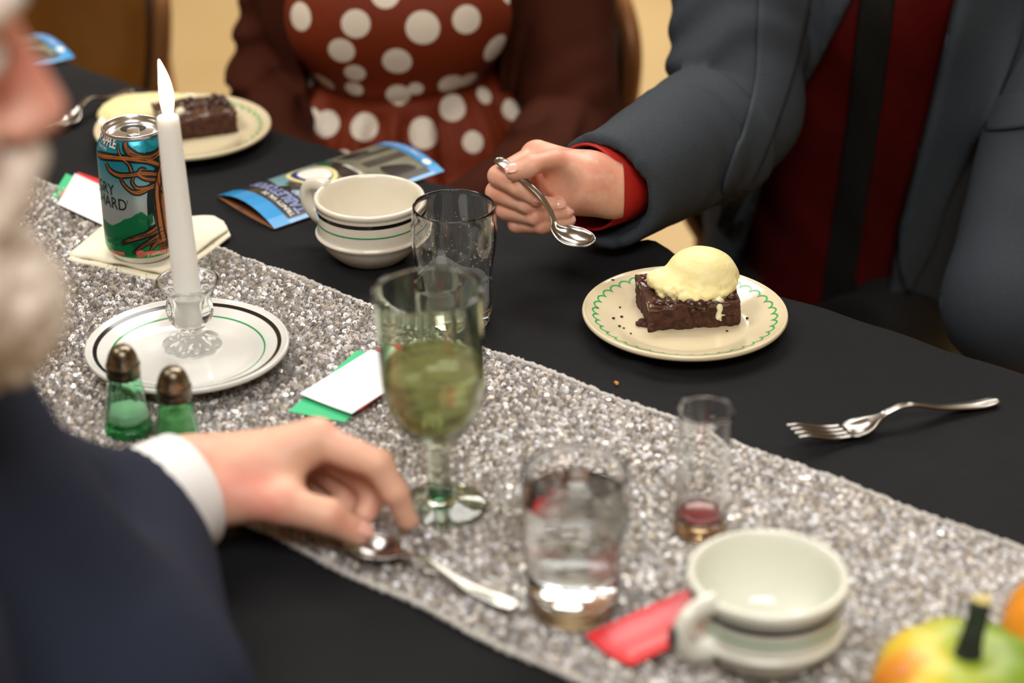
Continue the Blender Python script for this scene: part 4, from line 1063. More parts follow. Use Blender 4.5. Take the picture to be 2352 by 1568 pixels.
# ------------------------------------------------------------------ people
def person(label, loc):
    return thing('person', label, 'person', loc)
def put_body(par, name, vfs, m, smooth_it=2, label=None):
    return part(name, join(*[(list(map(Vector, relax(v, smooth_it)[0])), list(map(tuple, v[1]))) for v in vfs]), m, par, local=False, label=label)
def nail(par, tip, back, nrm, r, mm=True, name='fingernail', k=1.):
    d = (Vector(tip) - Vector(back)).normalized(); n = (nrm - d * nrm.dot(d)).normalized(); c = d.cross(n)
    R = Matrix((d, c, n)).transposed(); o = Vector(tip) + d * r * .12 + n * r * .80
    f = part(name, uv_ell(o, (r * .80 * k, r * .62 * k, r * .24), 16, 10, R), M['nail'], par, local=False)
    part('nail_edge', uv_ell(o + d * r * .66 * k - n * r * .05, (r * .11, r * .42 * k, r * .16), 12, 8, R), M['nail_tip'], f, local=False)
def head(C, fdir, pitch, skin, hair, par, beard=None, style='short', s=1.):
    "a head with a face, local +X forward, +Y left, +Z up; returns the surface to be joined to the body"
    f = Field((-.14, -.11, -.215), (.15, .11, .15), .0032)
    f.ell((-.012, 0, .035), (.098, .077, .094)); f.ell((.03, 0, -.03), (.062, .06, .085), .02); f.ell((.04, 0, -.075), (.045, .046, .035), .02)
    f.ell((.078, 0, -.093), (.017, .02, .016), .012)
    for y in (-1, 1):
        f.ell((.062, y * .036, -.02), (.028, .024, .026), .014); f.ell((.084, y * .026, .043), (.014, .026, .008), .010)
        f.cut(f.d_ell((.098, y * .032, .022), (.017, .017, .012)), .010)
        f.ell((-.008, y * .079, .002), (.020, .009, .031), .005); f.cut(f.d_ell((-.004, y * .090, .004), (.010, .006, .018)), .004)
        f.ell((.100, y * .012, -.020), (.010, .008, .0075), .006)
        f.ell((.080, y * .032, .030), (.014, .016, .006), .006)
    f.cone((.090, 0, .026), (.111, 0, -.014), .009, .0125, .010); f.ell((.109, 0, -.016), (.012, .011, .010), .006)
    f.ell((.092, 0, -.047), (.010, .022, .0062), .005); f.ell((.090, 0, -.058), (.010, .018, .0066), .005)
    f.cut(f.d_ell((.103, 0, -.0525), (.009, .02, .0012)), .003)
    f.cone((-.02, 0, -.07), (-.045, 0, -.205), .058, .062, .03)
    V, F = f.mesh()
    Rm = Matrix.Rotation(math.atan2(fdir.y, fdir.x), 4, 'Z') @ Matrix.Rotation(pitch, 4, 'Y')
    T = Matrix.Translation(C) @ Rm @ Matrix.Scale(s, 4)
    for y in (-1, 1):
        e = part('eye', xform(uv_ell((.080, y * .032, .021), (.0125, .0125, .0125), 20, 14), T), M['shirt_w'], par, local=False)
        part('iris', xform(uv_ell((.0905, y * .032, .021), (.003, .0058, .0058), 16, 10), T), M['navy'], e, local=False)
        part('eyebrow', xform(join(*[uv_ell((.0935 - abs(q) * .012, y * (.030 + q * .02), .044 + .003 * (1 - q * q)), (.007, .008, .0045), 10, 8) for q in (-1, -.5, 0, .5, 1)]), T), hair, par, local=False)
    part('lips', xform(join(uv_ell((.0955, 0, -.0475), (.0072, .020, .0048), 18, 10), uv_ell((.0945, 0, -.057), (.0078, .017, .0052), 18, 10)), T), mat('lips_' + par.name, (190, 104, 96), .4), par, local=False)
    g = Field((-.15, -.13, -.30), (.13, .13, .17), .005)
    X, Y, Z = g.X, g.Y, g.Z
    g.ell((-.022, 0, .046), (.104, .086, .098))
    if style == 'long':
        for y in (-1, 1): g.chain([(-.03, y * .075, .06), (-.04, y * .088, -.05), (-.05, y * .08, -.2)], [.03, .032, .02], .02)
        g.chain([(-.09, 0, .05), (-.10, 0, -.05), (-.09, 0, -.22)], [.04, .05, .03], .03)
    g.D += vnoise(X, Y, Z, 70., 3) * .004
    face_cut = np.maximum(np.maximum(.022 - X, np.abs(Y) - .075), Z - .086).astype(np.float32)
    g.cut(face_cut, .012); g.cut((-.05 - Z).astype(np.float32) + (1. if style == 'long' else 0))
    V2, F2 = relax(g.mesh(), 1); part('hair', ([T @ Vector(v) for v in V2], F2), hair, par, local=False)
    if beard:
        g = Field((-.03, -.10, -.19), (.145, .10, .02), .004); X, Y, Z = g.X, g.Y, g.Z
        for y in (-1, 1):
            g.chain([(.022, y * .068, -.01), (.038, y * .062, -.055), (.066, y * .042, -.095), (.090, 0, -.116)], [.014, .022, .032, .038], .014)
            g.chain([(.106, 0, -.038), (.098, y * .026, -.046), (.08, y * .038, -.07)], [.011, .012, .012], .008)
        g.D += vnoise(X, Y, Z, 120., 9) * .004 + vnoise(X, Y, Z, 300., 10) * .002
        V2, F2 = relax(g.mesh(), 1); part('beard', ([T @ Vector(v) for v in V2], F2), M['beard'], par, local=False)
    V, F = relax((V, F), 2)
    return [T @ Vector(v) for v in V], F

# ---- the man in the charcoal suit
D0 = 1.82
man = person('person in charcoal suit, red shirt and black tie, holding a teaspoon above the table', (*at_t(1990, 300, 1.62)[:2], 0))
def zh(X, Y, off, o=(1080, 300), k=5.2275, D=None): return J(o[0] + X / k, o[1] + Y / k, (D or D0) - off / 1000.)
wr = zh(1420, 620, 0)
fi = [zh(800, 300, -26), zh(345, 545, 2), zh(600, 690, 20), zh(790, 815, 20)]
fm = [zh(760, 430, -36), zh(320, 740, -9), zh(690, 885, 11), zh(1045, 900, 6)]
fr = [zh(780, 570, -40), zh(440, 950, -11), zh(780, 1030, 7), zh(1150, 975, 2)]
fp = [zh(860, 710, -40), zh(570, 1120, -14), zh(860, 1140, 4), zh(1180, 1075, -2)]
th = [zh(1260, 520, 2), zh(1010, 395, 16), zh(740, 440, 28), zh(525, 500, 30)]
pts = np.array([list(p) for p in fi + fm + fr + fp + th + [wr]])
f = Field(pts.min(0) - .03, pts.max(0) + .03, .0012)
for c, w in ((fi, .0115), (fm, .0115), (fr, .011), (fp, .010)): f.cone(wr, c[0], .021, w, .014)
f.ell(zh(1150, 560, 4), (.019, .017, .019), .012); f.cone(zh(1270, 800, -8), zh(1010, 800, -26), .0135, .011, .012)
f.cone(th[0], fi[0], .012, .0095, .014)
f.cone(wr, zh(1700, 720, -4), .0225, .025, .01)
f.chain(th, [.0145, .0122, .0105, .0076], .008, .003)
f.cut(f.d_ell(zh(1020, 690, 24), (.017, .013, .016)), .014)
f.cut(f.d_cone(zh(880, 560, 24), zh(1190, 655, 26), .0016, .0022), .006)
# the folded fingers stay apart: each is added with only a small blend
f.chain(fi, [.0112, .0096, .0084, .0072], .0022, .003)
f.chain(fm, [.0112, .0098, .0085, .0073], .0010, .003)
f.chain(fr, [.0108, .0094, .0082, .0071], .0010, .003)
f.chain(fp, [.0098, .0084, .0074, .0064], .0010, .003)
hand_m = f.mesh()
el = J(1682, 282, 2.03); cf = J(1385, 440, 1.842); sh_ = J(1712, -300, 2.10)
chest = J(1990, -60, 2.16)
# body under the clothes: torso, arm, neck and head in one mesh
f = Field(Vector((chest.x - .34, chest.y - .28, TZ - .25)), Vector((chest.x + .36, chest.y + .26, TZ + .62)), .012)
hip = Vector((chest.x + .02, chest.y + .08, TZ - .2))
f.cone(hip, chest, .13, .13, .02); f.ell(chest + Vector((0, .02, .06)), (.155, .10, .15), .04)
nk = chest + Vector((.03, .02, .27)); f.cone(chest, nk, .09, .06, .05); f.cone(nk, nk + Vector((0, -.01, .1)), .058, .055, .02)
f.chain([sh_, el, cf], [.05, .042, .03], .02, .02)
hm = head(nk + Vector((-.01, -.06, .24)), Vector((-.35, -.93, 0)), .45, M['skin_r'], M['hair_b'], man)
put_body(man, 'body', [hand_m, f.mesh(), (np.array([list(v) for v in hm[0]]), np.array(hm[1]))], M['skin_r'], 2)
tocam = -FW
nail(man, th[3], th[2], Vector((.0, -.35, .95)) + tocam * .25, .0080, k=1.12)
nail(man, fi[3], fi[2], tocam + Vector((-.1, 0, .3)), .0070)
nail(man, fm[3], fm[2], tocam + Vector((0.1, 0, .2)), .0072)
nail(man, fr[3], fr[2], tocam + Vector((.3, 0, .2)), .0068)
nail(man, fp[3], fp[2], tocam + Vector((.4, 0, .1)), .0060)
# shirt cuff and shirt front
ca = (cf - el).normalized()
cuff_end = cf - ca * .012
def ring_tube(c0, c1, r0, r1, w, n=48, squash=1.):
    "open tube with walls"
    d = (c1 - c0).normalized(); b = d.cross(Vector((0, 0, 1))).normalized(); e = b.cross(d); V, F = [], []
    L = (c1 - c0).length; prof = [(r0, 0), (r0 * .5 + r1 * .5, L * .5), (r1, L), (r1 - w * .5, L + w * .4), (r1 - w, L), (r0 - w, 0)]
    for r, h in prof:
        for k in range(n): a = 2 * PI * k / n; V.append(c0 + d * h + b * (r * math.cos(a)) + e * (r * squash * math.sin(a)))
    m = len(prof)
    for i in range(m):
        for k in range(n): F.append((i * n + k, i * n + (k + 1) % n, ((i + 1) % m) * n + (k + 1) % n, ((i + 1) % m) * n + k))
    return V, F
part('shirt_cuff', ring_tube(cf - ca * .06, J(1352, 430, 1.838), .038, .0385, .0022, squash=1.02), M['cuff_r'], man, local=False)
f = Field(Vector((chest.x - .26, chest.y - .24, TZ - .25)), Vector((chest.x + .28, chest.y + .2, TZ + .42)), .009)
f.cone(hip + Vector((0, 0, -.05)), chest, .142, .142, .02); f.ell(chest + Vector((0, .02, .06)), (.168, .113, .16), .04); f.cone(chest, nk, .10, .066, .05)
f.D += np.sin(f.X * 90 + f.Z * 22 + 1.5 * np.sin(f.Z * 30)).astype(np.float32) * .0022
shirt = relax(f.mesh(), 2)
part('shirt', ([Vector(v) for v in shirt[0]], shirt[1]), M['shirt_r'], man, local=False)
bv_shirt = BVHTree.FromPolygons([tuple(v) for v in shirt[0]], [tuple(q) for q in shirt[1]])
# jacket: shell of the torso with the front left open, and both sleeves
f = Field(Vector((chest.x - .42, chest.y - .42, TZ - .25)), Vector((chest.x + .44, chest.y + .22, TZ + .46)), .0062)
X, Y, Z = f.X, f.Y, f.Z
f.cone(hip + Vector((0, .0, -.05)), chest, .166, .162, .02); f.ell(chest + Vector((0, .02, .06)), (.19, .128, .17), .04)
f.cut((f.d_cone(hip + Vector((0, .004, -.05)), chest + Vector((0, .004, 0)), .150, .150)), .004)
f.cone(hip + Vector((.085, -.01, -.05)), chest + Vector((.10, -.005, .06)), .155, .142, .02)
def line_x(a, b, D):
    "plane through the camera-side line a-b (photo points at depth D) and the depth direction"
    A, B = J(*a, D), J(*b, D); d = (B - A).normalized(); n = d.cross((A + B) / 2 - CAM).normalized()
    if n.x < 0: n = -n
    return ((X - A.x) * n.x + (Y - A.y) * n.y + (Z - A.z) * n.z).astype(np.float32)
left = np.minimum(line_x((1862, 0), (1775, 330), 1.98), 1e3); left = np.maximum(left, -1e3)
left2 = line_x((1790, 300), (1640, 570), 1.96); opening_l = np.minimum(left, left2)
right = -line_x((2210, -40), (2060, 560), 1.98); right2 = -line_x((2080, 560), (2110, 640), 1.95)
front = (chest.y + .03 - Y).astype(np.float32)
opening = -np.minimum(np.minimum(opening_l, right), np.broadcast_to(front, f.D.shape))
f.cut(opening.astype(np.float32), .004)
ar = f.d_cone(sh_, el, .068, .064); ar2 = f.d_cone(el, cf - ca * .004, .064, .0505)
t_ = ((X - sh_.x) ** 2 + (Y - sh_.y) ** 2 + (Z - sh_.z) ** 2)
de = np.sqrt((X - el.x) ** 2 + (Y - el.y) ** 2 + (Z - el.z) ** 2)
fold = np.sin(de * 185 + 2.2 * np.sin(X * 30 + Z * 25)) * np.exp(-(de / .10) ** 2) * .0078
f.put((np.minimum(ar, ar2) + fold - .002).astype(np.float32), .010)
sl = chest + Vector((.24, .0, .08)); ell_ = J(2345, 690, 2.0); cfl = Vector((hip.x + .15, hip.y - .30, .585))
f.chain([sl, ell_, cfl], [.072, .07, .050], .05, .02)
f.D += vnoise(X, Y, Z, 16., 4) * .004
f.cut(f.d_cone(cf - ca * .012, cf + ca * .06, .0415, .0445), .002)
endc = ((X - cf.x) * ca.x + (Y - cf.y) * ca.y + (Z - cf.z) * ca.z).astype(np.float32)
pass
f.cut((np.maximum(-(endc - .004), f.d_cone(cf - ca * .01, cf + ca * .1, .075, .075))).astype(np.float32))
jk = relax(f.mesh(), 2)
part('jacket', ([Vector(v) for v in jk[0]], jk[1]), M['suit'], man, local=False)
bv_jk = BVHTree.FromPolygons([tuple(v) for v in jk[0]], [tuple(q) for q in jk[1]])
def drape(bvs, rows, off, cols=9, thick=.002, fallback=2.0):
    "cloth strip laid on the clothes below it: rows are (left point, right point) in the photograph"
    S = spline([(*a, *b) for a, b in rows], 6); out = []
    for s in S:
        r = []
        for v in np.linspace(0, 1, cols):
            x, y = s[0] + (s[2] - s[0]) * v, s[1] + (s[3] - s[1]) * v; d = ray(x, y).normalized(); best = None
            for bv in bvs:
                h = bv.ray_cast(CAM, d)
                if h[0] is not None and (best is None or h[3] < best): best = h[3]
            r.append(best if best is not None else np.nan)
        out.append((s, r))
    A = np.array([o[1] for o in out], float); m = np.nanmedian(A) if np.isfinite(A).any() else fallback; A[~np.isfinite(A)] = m
    for _ in range(3):
        Pd = np.pad(A, 1, mode='edge'); A = np.minimum(A, (Pd[:-2, 1:-1] + Pd[2:, 1:-1] + Pd[1:-1, :-2] + Pd[1:-1, 2:] + 2 * A) / 6 + .0005)
    rows_ = []
    for (s, r), q in zip(out, A):
        rows_.append([CAM + ray(s[0] + (s[2] - s[0]) * v, s[1] + (s[3] - s[1]) * v).normalized() * (dd - off) for v, dd in zip(np.linspace(0, 1, cols), q)])
    Vv, Ff = sheet(rows_, thick)
    a, b, c = rows_[0][0], rows_[0][-1], rows_[-1][0]
    return (Vv, Ff) if (b - a).cross(c - a).dot(CAM - a) < 0 else sheet([r[::-1] for r in rows_], thick)
part('necktie', drape([bv_shirt], [((1982, -60), (2062, -60)), ((1962, 120), (2042, 120)), ((1938, 330), (2013, 330)), ((1905, 560), (1976, 560)), ((1884, 700), (1960, 705)), ((1875, 790), (1950, 800))], .006), M['tie'], man, local=False)
part('lapel', drape([bv_jk, bv_shirt], [((2205, -60), (2372, -60)), ((2186, 20), (2352, 60)), ((2130, 260), (2268, 268)), ((2072, 480), (2176, 470)), ((2058, 545), (2150, 555)), ((2066, 610), (2118, 618)), ((2084, 668), (2090, 670))], .011, thick=.003), M['suit'], man, local=False)
part('lapel', drape([bv_jk, bv_shirt], [((1745, -60), (1872, -60)), ((1742, 40), (1858, 40)), ((1736, 170), (1826, 170)), ((1712, 290), (1782, 300)), ((1672, 400), (1730, 420)), ((1642, 520), (1668, 540))], .010, thick=.003), M['suit'], man, local=False)
part('pocket_welt', drape([bv_jk], [((2262, 226), (2262, 300)), ((2310, 216), (2310, 296)), ((2370, 206), (2370, 288))], .006, thick=.002), M['suit'], man, local=False)
# the spoon in the right hand
S_ = lambda X, Y, o: zh(X, Y, o)
spts = [(S_(318, 345, 8), .004, 0), (S_(345, 362, 10), .0095, 0), (S_(400, 400, 16), .0105, 0), (S_(520, 500, 26), .0070, 0), (S_(690, 640, 33), .0052, 0), (S_(850, 800, 36), .0048, 0), (S_(960, 975, 40), .0046, 0), (S_(1005, 1090, 44), .0052, .0004),
        (S_(1035, 1170, 47), .012, .003), (S_(1130, 1225, 51), .0215, .006), (S_(1260, 1275, 57), .0245, .007), (S_(1400, 1310, 62), .019, .005), (S_(1475, 1325, 65), .010, .002), (S_(1500, 1332, 66), .003, .0)]
spoon('teaspoon held in the right hand of the man in the suit', spts, (Vector((.1, -.45, .9))).normalized())

# ---- the woman in the polka-dot dress
DW = 2.28
wom = person('person in a rust polka-dot dress and brown cardigan, seated with hands in the lap', (*J(930, 200, 2.36)[:2], 0))
wc = J(915, 60, 2.36)
body_ax = J(935, 420, 2.42)
f = Field(Vector((wc.x - .3, wc.y - .32, TZ - .25)), Vector((wc.x + .34, wc.y + .26, TZ + .5)), .012)
whip = Vector((wc.x + .01, wc.y + .02, TZ - .26))
f.cone(whip, wc, .125, .10, .03); wn = wc + Vector((0, .03, .30)); f.ell(wc + Vector((0, .03, .12)), (.15, .09, .12), .04); f.cone(wc + Vector((0, .03, .12)), wn, .07, .05, .04); f.cone(wn, wn + Vector((0, -.01, .08)), .05, .05, .01)
lapp = J(900, 500, 2.12); rap = J(1000, 500, 2.10)
rs_, re_, rw_ = J(668, -170, 2.42), J(612, 205, 2.38), J(652, 350, 2.26)
ls_, le_, lw_ = J(1290, -170, 2.36), J(1310, 300, 2.33), J(1175, 440, 2.20)
f.chain([rs_, re_, rw_, J(780, 490, 2.16)], [.045, .036, .028, .03], .02, .02); f.chain([ls_, le_, lw_, J(1000, 530, 2.14)], [.045, .038, .028, .03], .02, .02)
hw = head(wn + Vector((0, -.05, .21)), Vector((-.05, -1, 0)), .45, M['skin_w'], M['hair_b'], wom, style='long', s=.95)
put_body(wom, 'body', [f.mesh(), (np.array([list(v) for v in hw[0]]), np.array(hw[1]))], M['skin_w'], 2)
# dress
f = Field(Vector((wc.x - .3, wc.y - .34, TZ - .25)), Vector((wc.x + .3, wc.y + .2, TZ + .34)), .005)
X, Y, Z = f.X, f.Y, f.Z
waist = J(925, 185, 2.33)
f.ell(wc + Vector((0, .02, .06)), (.148, .108, .13)); f.cone(wc, waist + Vector((0, .04, -.01)), .12, .108, .03)
for bx in (812, 1018): f.ell(J(bx, 40, 2.262), (.074, .054, .070), .04)
f.ell(wc + Vector((0, .03, .16)), (.14, .085, .12), .04)
wz = waist.z
ang = np.arctan2(X - waist.x, -(Y - waist.y - .05))
below = np.clip((wz - Z) / .03, 0, 1)
skirt = f.d_ell(Vector((waist.x + .005, waist.y + .045, wz - .10)), (.165, .140, .135))
pleat = (np.sin(ang * 17 + 1.6 * np.sin(ang * 5)) * .0062 + np.sin(ang * 41) * .0022) * below
f.put((skirt + pleat).astype(np.float32), .006)
f.put((f.d_ell(Vector((waist.x - .02, waist.y - .10, wz - .17)), (.16, .20, .085)) + pleat * .6).astype(np.float32), .03)
seam = np.exp(-((Z - wz + .004 * np.sin(X * 30)) / .006) ** 2) * .0045
f.D = (f.D + seam).astype(np.float32)
dress = relax(f.mesh(), 2)
bv_dress = BVHTree.FromPolygons([tuple(v) for v in dress[0]], [tuple(q) for q in dress[1]])
def dress_mat():
    m, N, L, b = nt('rust_polka_dot')
    g = N.new('ShaderNodeNewGeometry'); acc = None
    dots = [(688, 38, 33), (817, 55, 33), (971, 64, 39), (1072, 45, 33), (1140, 112, 36), (784, 117, 31), (912, 141, 34), (885, -14, 33), (636, 6, 27), (712, 180, 25), (744, 188, 29), (815, 168, 25), (813, 204, 22), (915, 219, 29), (955, 204, 18), (1036, 193, 30), (1075, 184, 24), (1112, 219, 22),
            (1039, 247, 32), (712, 271, 26), (753, 285, 33), (836, 291, 34), (972, 305, 38), (1087, 326, 26), (1010, -60, 34), (760, -50, 34), (1160, -20, 30), (1180, 250, 28), (900, 372, 30), (790, 372, 28), (690, -130, 33), (855, -105, 34), (1050, -150, 34), (770, -205, 33), (945, -200, 34), (1110, -235, 33), (860, -300, 33), (1030, -310, 33), (740, -330, 33)]
    for x, y, r in dots:
        d = ray(x, y).normalized(); h = bv_dress.ray_cast(CAM, d); c = h[0] if h[0] is not None else J(x, y, 2.24)
        n = N.new('ShaderNodeVectorMath'); n.operation = 'DISTANCE'; L.new(g.outputs['Position'], n.inputs[0]); n.inputs[1].default_value = c
        q = node_math(N, L, 'LESS_THAN', n.outputs['Value'], r * 2.24 / FPX)
        acc = q if acc is None else node_math(N, L, 'MAXIMUM', acc, q)
    mx = N.new('ShaderNodeMix'); mx.data_type = 'RGBA'; L.new(acc, mx.inputs['Factor']); mx.inputs['A'].default_value = (*lin((114, 41, 12)), 1); mx.inputs['B'].default_value = (*lin((228, 216, 198)), 1)
    L.new(mx.outputs['Result'], b.inputs['Base Color']); b.inputs['Roughness'].default_value = .65; b.inputs['Specular IOR Level'].default_value = .25
    nz = N.new('ShaderNodeTexNoise'); nz.inputs['Scale'].default_value = 14; L.new(g.outputs['Position'], nz.inputs['Vector'])
    bp = N.new('ShaderNodeBump'); bp.inputs['Strength'].default_value = .25; bp.inputs['Distance'].default_value = .008; L.new(nz.outputs[0], bp.inputs['Height']); L.new(bp.outputs[0], b.inputs['Normal'])
    return m
part('dress', ([Vector(v) for v in dress[0]], dress[1]), dress_mat(), wom, local=False)
# cardigan: open front, two sleeves with gathered folds
f = Field(Vector((wc.x - .34, wc.y - .40, TZ - .25)), Vector((wc.x + .40, wc.y + .24, TZ + .42)), .006)
X, Y, Z = f.X, f.Y, f.Z
f.ell(wc + Vector((0, .03, .06)), (.168, .125, .16)); f.cone(wc, whip + Vector((0, .03, 0)), .135, .16, .04); f.ell(wc + Vector((0, .04, .16)), (.16, .10, .13), .04)
A = line_x((640, -40), (705, 180), 2.25); A2 = line_x((700, 150), (690, 330), 2.25); Bq = -line_x((1140, -40), (1152, 240), 2.25); B2 = -line_x((1150, 230), (1080, 400), 2.2)
op = -np.minimum(np.minimum(np.minimum(A, A2), np.minimum(Bq, B2)), np.broadcast_to((wc.y + .04 - Y).astype(np.float32), f.D.shape))
f.cut(op.astype(np.float32), .006)
def folds(c, amp, k, ph, wid):
    d = np.sqrt((X - c.x) ** 2 + (Y - c.y) ** 2 + (Z - c.z) ** 2); return (np.sin((Z * .85 - X * .4) * k + ph + 1.2 * np.sin(X * 40 + Y * 30)) * np.exp(-(d / wid) ** 2) * amp)
s1_ = np.minimum(f.d_cone(rs_, re_, .050, .043), f.d_cone(re_, rw_, .043, .036)); s1_ = np.minimum(s1_, f.d_cone(rw_, J(780, 490, 2.16), .036, .034))
f.put((s1_ + folds(re_, .0065, 210, 0, .11)).astype(np.float32), .012)
s2_ = np.minimum(f.d_cone(ls_, le_, .058, .056), f.d_cone(le_, lw_, .056, .040)); s2_ = np.minimum(s2_, f.d_cone(lw_, J(1000, 530, 2.14), .04, .034))
f.put((s2_ + folds(J(1190, 360, 2.2), .0062, 200, 1, .10)).astype(np.float32), .012)
f.D += vnoise(X, Y, Z, 18., 14) * .003
cg = relax(f.mesh(), 2)
part('cardigan', ([Vector(v) for v in cg[0]], cg[1]), M['cardigan'], wom, local=False)

# ---- the near man at the left
near = person('white-bearded person in a navy suit and white cuff, blurred, reaching for a spoon', (-.40, .80, 0))
D1 = (at(835, 1235, .015) - CAM).dot(FW)
zn = lambda X, Y, off: zh(X, Y, off, (350, 900), 2.851, D1)
wr = zn(255, 560, -4)
fi = [zn(1075, 315, -6), zn(1480, 475, 8), zn(1590, 660, 6), zn(1665, 835, -4)]
fm = [zn(1060, 340, -28), zn(1390, 560, -24), zn(1440, 700, -22), zn(1390, 800, -16)]
fr = [zn(1020, 400, -48), zn(1270, 640, -44), zn(1250, 760, -36), zn(1120, 830, -26)]
fp = [zn(960, 470, -64), zn(1120, 700, -58), zn(1090, 820, -46), zn(990, 910, -34)]
th = [zn(470, 690, 10), zn(840, 735, 22), zn(1150, 815, 20), zn(1345, 925, 12)]
pts = np.array([list(p) for p in fi + fm + fr + fp + th + [wr]])
f = Field(pts.min(0) - .035, pts.max(0) + .03, .0016)
for c, w in ((fi, .0135), (fm, .0135), (fr, .013), (fp, .012)): f.cone(wr, c[0], .0215, w, .016)
f.cone(wr, zn(-300, 640, 0), .0245, .027, .01)
f.cone(th[0], fi[0], .015, .011, .016); f.cone(zn(620, 560, 4), zn(900, 640, 10), .017, .010, .016); f.cone(wr, th[0], .021, .016, .014)
f.chain(th, [.0165, .0138, .0122, .0088], .010, .004)
f.chain(fi, [.0128, .0108, .0092, .0076], .003, .003)
f.chain(fm, [.0125, .0105, .009, .008], .0015, .003); f.chain(fr, [.0122, .010, .0088, .0076], .0015, .003); f.chain(fp, [.011, .009, .0078, .0066], .0015, .003)
hand_n = f.mesh()
nsh, nel, nwr = J(-370, 880, 1.15), J(235, 1665, 1.225), J(352, 1160, 1.425)
nb = Vector((-.40, .80, TZ + .16))
f = Field(Vector((-.68, .5, TZ - .25)), Vector((-.05, 1.3, TZ + .46)), .012)
f.cone(nb + Vector((0, 0, -.42)), nb, .15, .14, .03); f.ell(nb + Vector((0, 0, .06)), (.11, .18, .13), .05)
f.chain([nsh, nel, nwr], [.055, .045, .03], .03, .02)
hc_ = J(132, 262, .975)
fd = Vector((.96, .28, 0)).normalized()
Rp = Matrix.Rotation(math.atan2(fd.y, fd.x), 4, 'Z') @ Matrix.Rotation(.16, 4, 'Y')
HC = hc_ - (Rp @ Vector((.120, 0, -.017)))
f.cone(nb + Vector((0, 0, .1)), HC + Vector((-.045, 0, -.16)), .09, .06, .05)
hn = head(HC, fd, .16, M['skin_f'], M['hair_g'], near, beard=True)
put_body(near, 'head_and_torso', [f.mesh(), (np.array([list(v) for v in hn[0]]), np.array(hn[1]))], M['skin_f'], 2)
put_body(near, 'hand', [hand_n], M['skin_n'], 2)
nail(near, th[3], th[2], Vector((.35, -.2, .6)), .0092, k=1.1)
nail(near, fi[3], fi[2], Vector((.9, .2, .25)), .0076)
na = (nwr - (nwr + (nel - nwr).normalized() * .1)).normalized()
cdir = (J(365, 1140, 1.42) - J(250, 1230, 1.395)).normalized()
cq = J(352, 1160, 1.425)
part('shirt_cuff', ring_tube(J(275, 1200, 1.402), J(428, 1128, 1.438), .0445, .0425, .003, squash=1.0), M['shirt_w'], near, local=False)
f = Field(Vector((-.72, .5, TZ - .25)), Vector((-.04, 1.36, TZ + .40)), .008)
X, Y, Z = f.X, f.Y, f.Z
f.cone(nb + Vector((0, 0, -.42)), nb, .17, .16, .03); f.ell(nb + Vector((0, 0, .06)), (.13, .20, .14), .05)
sleeve_end = J(326, 1172, 1.412)
f.chain([nsh, nel], [.085, .08], .03, .02); f.put(f.d_cone(nel, sleeve_end, .082, .047), .03)
f.cone(J(-180, 1130, 1.22), J(150, 1165, 1.35), .075, .043, .03)
f.D += vnoise(X, Y, Z, 13., 6) * .006
sdir = (J(428, 1128, 1.438) - J(275, 1200, 1.402)).normalized()
ec = ((X - sleeve_end.x) * sdir.x + (Y - sleeve_end.y) * sdir.y + (Z - sleeve_end.z) * sdir.z).astype(np.float32)
f.cut(np.maximum(-(ec - .003), f.d_cone(sleeve_end, sleeve_end + sdir * .12, .09, .09)).astype(np.float32))
f.cut(f.d_cone(sleeve_end - sdir * .03, sleeve_end + sdir * .05, .0445, .0445), .003)
jk = relax(f.mesh(), 2)
part('jacket', ([Vector(v) for v in jk[0]], jk[1]), M['navy'], near, local=False)

# ---- legs under the table, and a chair for the near man
def legs(par, hip_, d, m, foot, r=.068):
    c = Vector((-d.y, d.x, 0))
    for y in (-1, 1):
        h0 = hip_ + c * (.078 * y); k = Vector((h0.x + d.x * .40, h0.y + d.y * .40, .50)); a = Vector((k.x + d.x * .02, k.y + d.y * .02, .09))
        V, F = tube(spline([h0 + Vector((0, 0, 0)), h0.lerp(k, .5), k + d * .02 + Vector((0, 0, -.01)), k.lerp(a, .5) + d * .03, a], 6), [r] * 6 + [.064] * 6 + [.058] * 6 + [.05] * 6 + [.046], 16)
        part('leg', (V, F), m, par, local=False)
        part('shoe', tube(spline([a + d * -.05 + Vector((0, 0, -.05)), a + d * .05 + Vector((0, 0, -.045)), a + d * .13 + Vector((0, 0, -.058)), a + d * .19 + Vector((0, 0, -.066))], 5), [.030] * 2 + [.042] * 4 + [.044] * 4 + [.04] * 4 + [.036, .024], 14, flat=.6), foot, par, local=False)
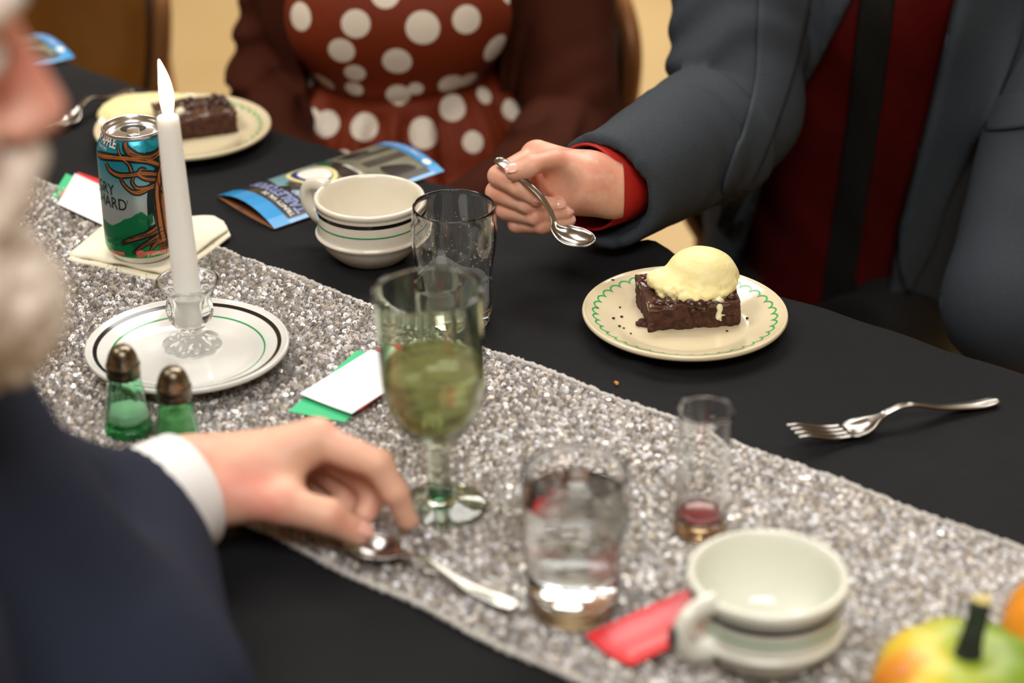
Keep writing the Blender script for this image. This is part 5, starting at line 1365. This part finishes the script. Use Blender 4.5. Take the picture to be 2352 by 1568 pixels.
legs(man, Vector((hip.x + .05, hip.y + .03, .50)), -TN, M['plain_black'], M['plain_black'], .086)  # trousers blackened and thickened to paint the dark of the unlit lap
legs(wom, Vector((wc.x + .03, wc.y + .02, .565)), -TN, M['plain_black'], M['plain_black'])
legs(near, Vector((nb.x, nb.y, .565)), Vector((.8, .6, 0)), M['navy'], M['plain_black'])
c3 = dup(c0, (nb.x - .16, nb.y - .12, 0), (0, 0, math.atan2(.6, .8) - PI / 2), 'banquet chair under the bearded man, outside the left edge')
del c3['group']

# ---- hands resting in the lap
def lap_hand(par, wrist, d, m, side):
    d = d.normalized(); c = Vector((0, 0, 1)).cross(d).normalized() * side; z = Vector((0, 0, 1)); P = lambda x, y, h: wrist + d * x + c * y + z * h
    pts = [P(-.04, -.06, -.04), P(.20, .07, .05), P(-.04, .07, -.04), P(.2, -.06, .05)]
    A = np.array([list(q) for q in pts]); f = Field(A.min(0) - .02, A.max(0) + .02, .0022)
    for y, L, r in ((.030, .150, .0090), (.010, .165, .0095), (-.011, .155, .009), (-.031, .132, .008)):
        f.cone(P(0, y * .4, 0), P(.085, y, .012), .019, .0115, .014)
        f.chain([P(.085, y, .012), P(.085 + (L - .085) * .45, y * 1.05, .014), P(.085 + (L - .085) * .78, y * 1.05, .002), P(L, y * 1.03, -.010)], [.0112, r * 1.05, r * .95, r * .8], .003, .003)
    f.chain([P(.012, .022, 0), P(.055, .048, -.002), P(.090, .058, -.004), P(.112, .056, -.008)], [.016, .0125, .0108, .0085], .010, .003)
    f.cone(P(-.05, 0, 0), P(0, 0, 0), .024, .021, .01)
    V, F = relax(f.mesh(), 2); part('hand', ([Vector(v) for v in V], F), m, par, local=False)
lap_hand(man, cfl + Vector((-.005, -.03, -.008)), Vector((-.2, -.95, -.1)), M['skin_r'], -1)
lap_hand(wom, J(780, 490, 2.16) + Vector((.01, -.02, -.006)), Vector((.6, -.7, -.1)), M['skin_w'], 1)
lap_hand(wom, J(1000, 530, 2.14) + Vector((-.01, -.02, -.01)), Vector((-.6, -.7, -.1)), M['skin_w'], -1)
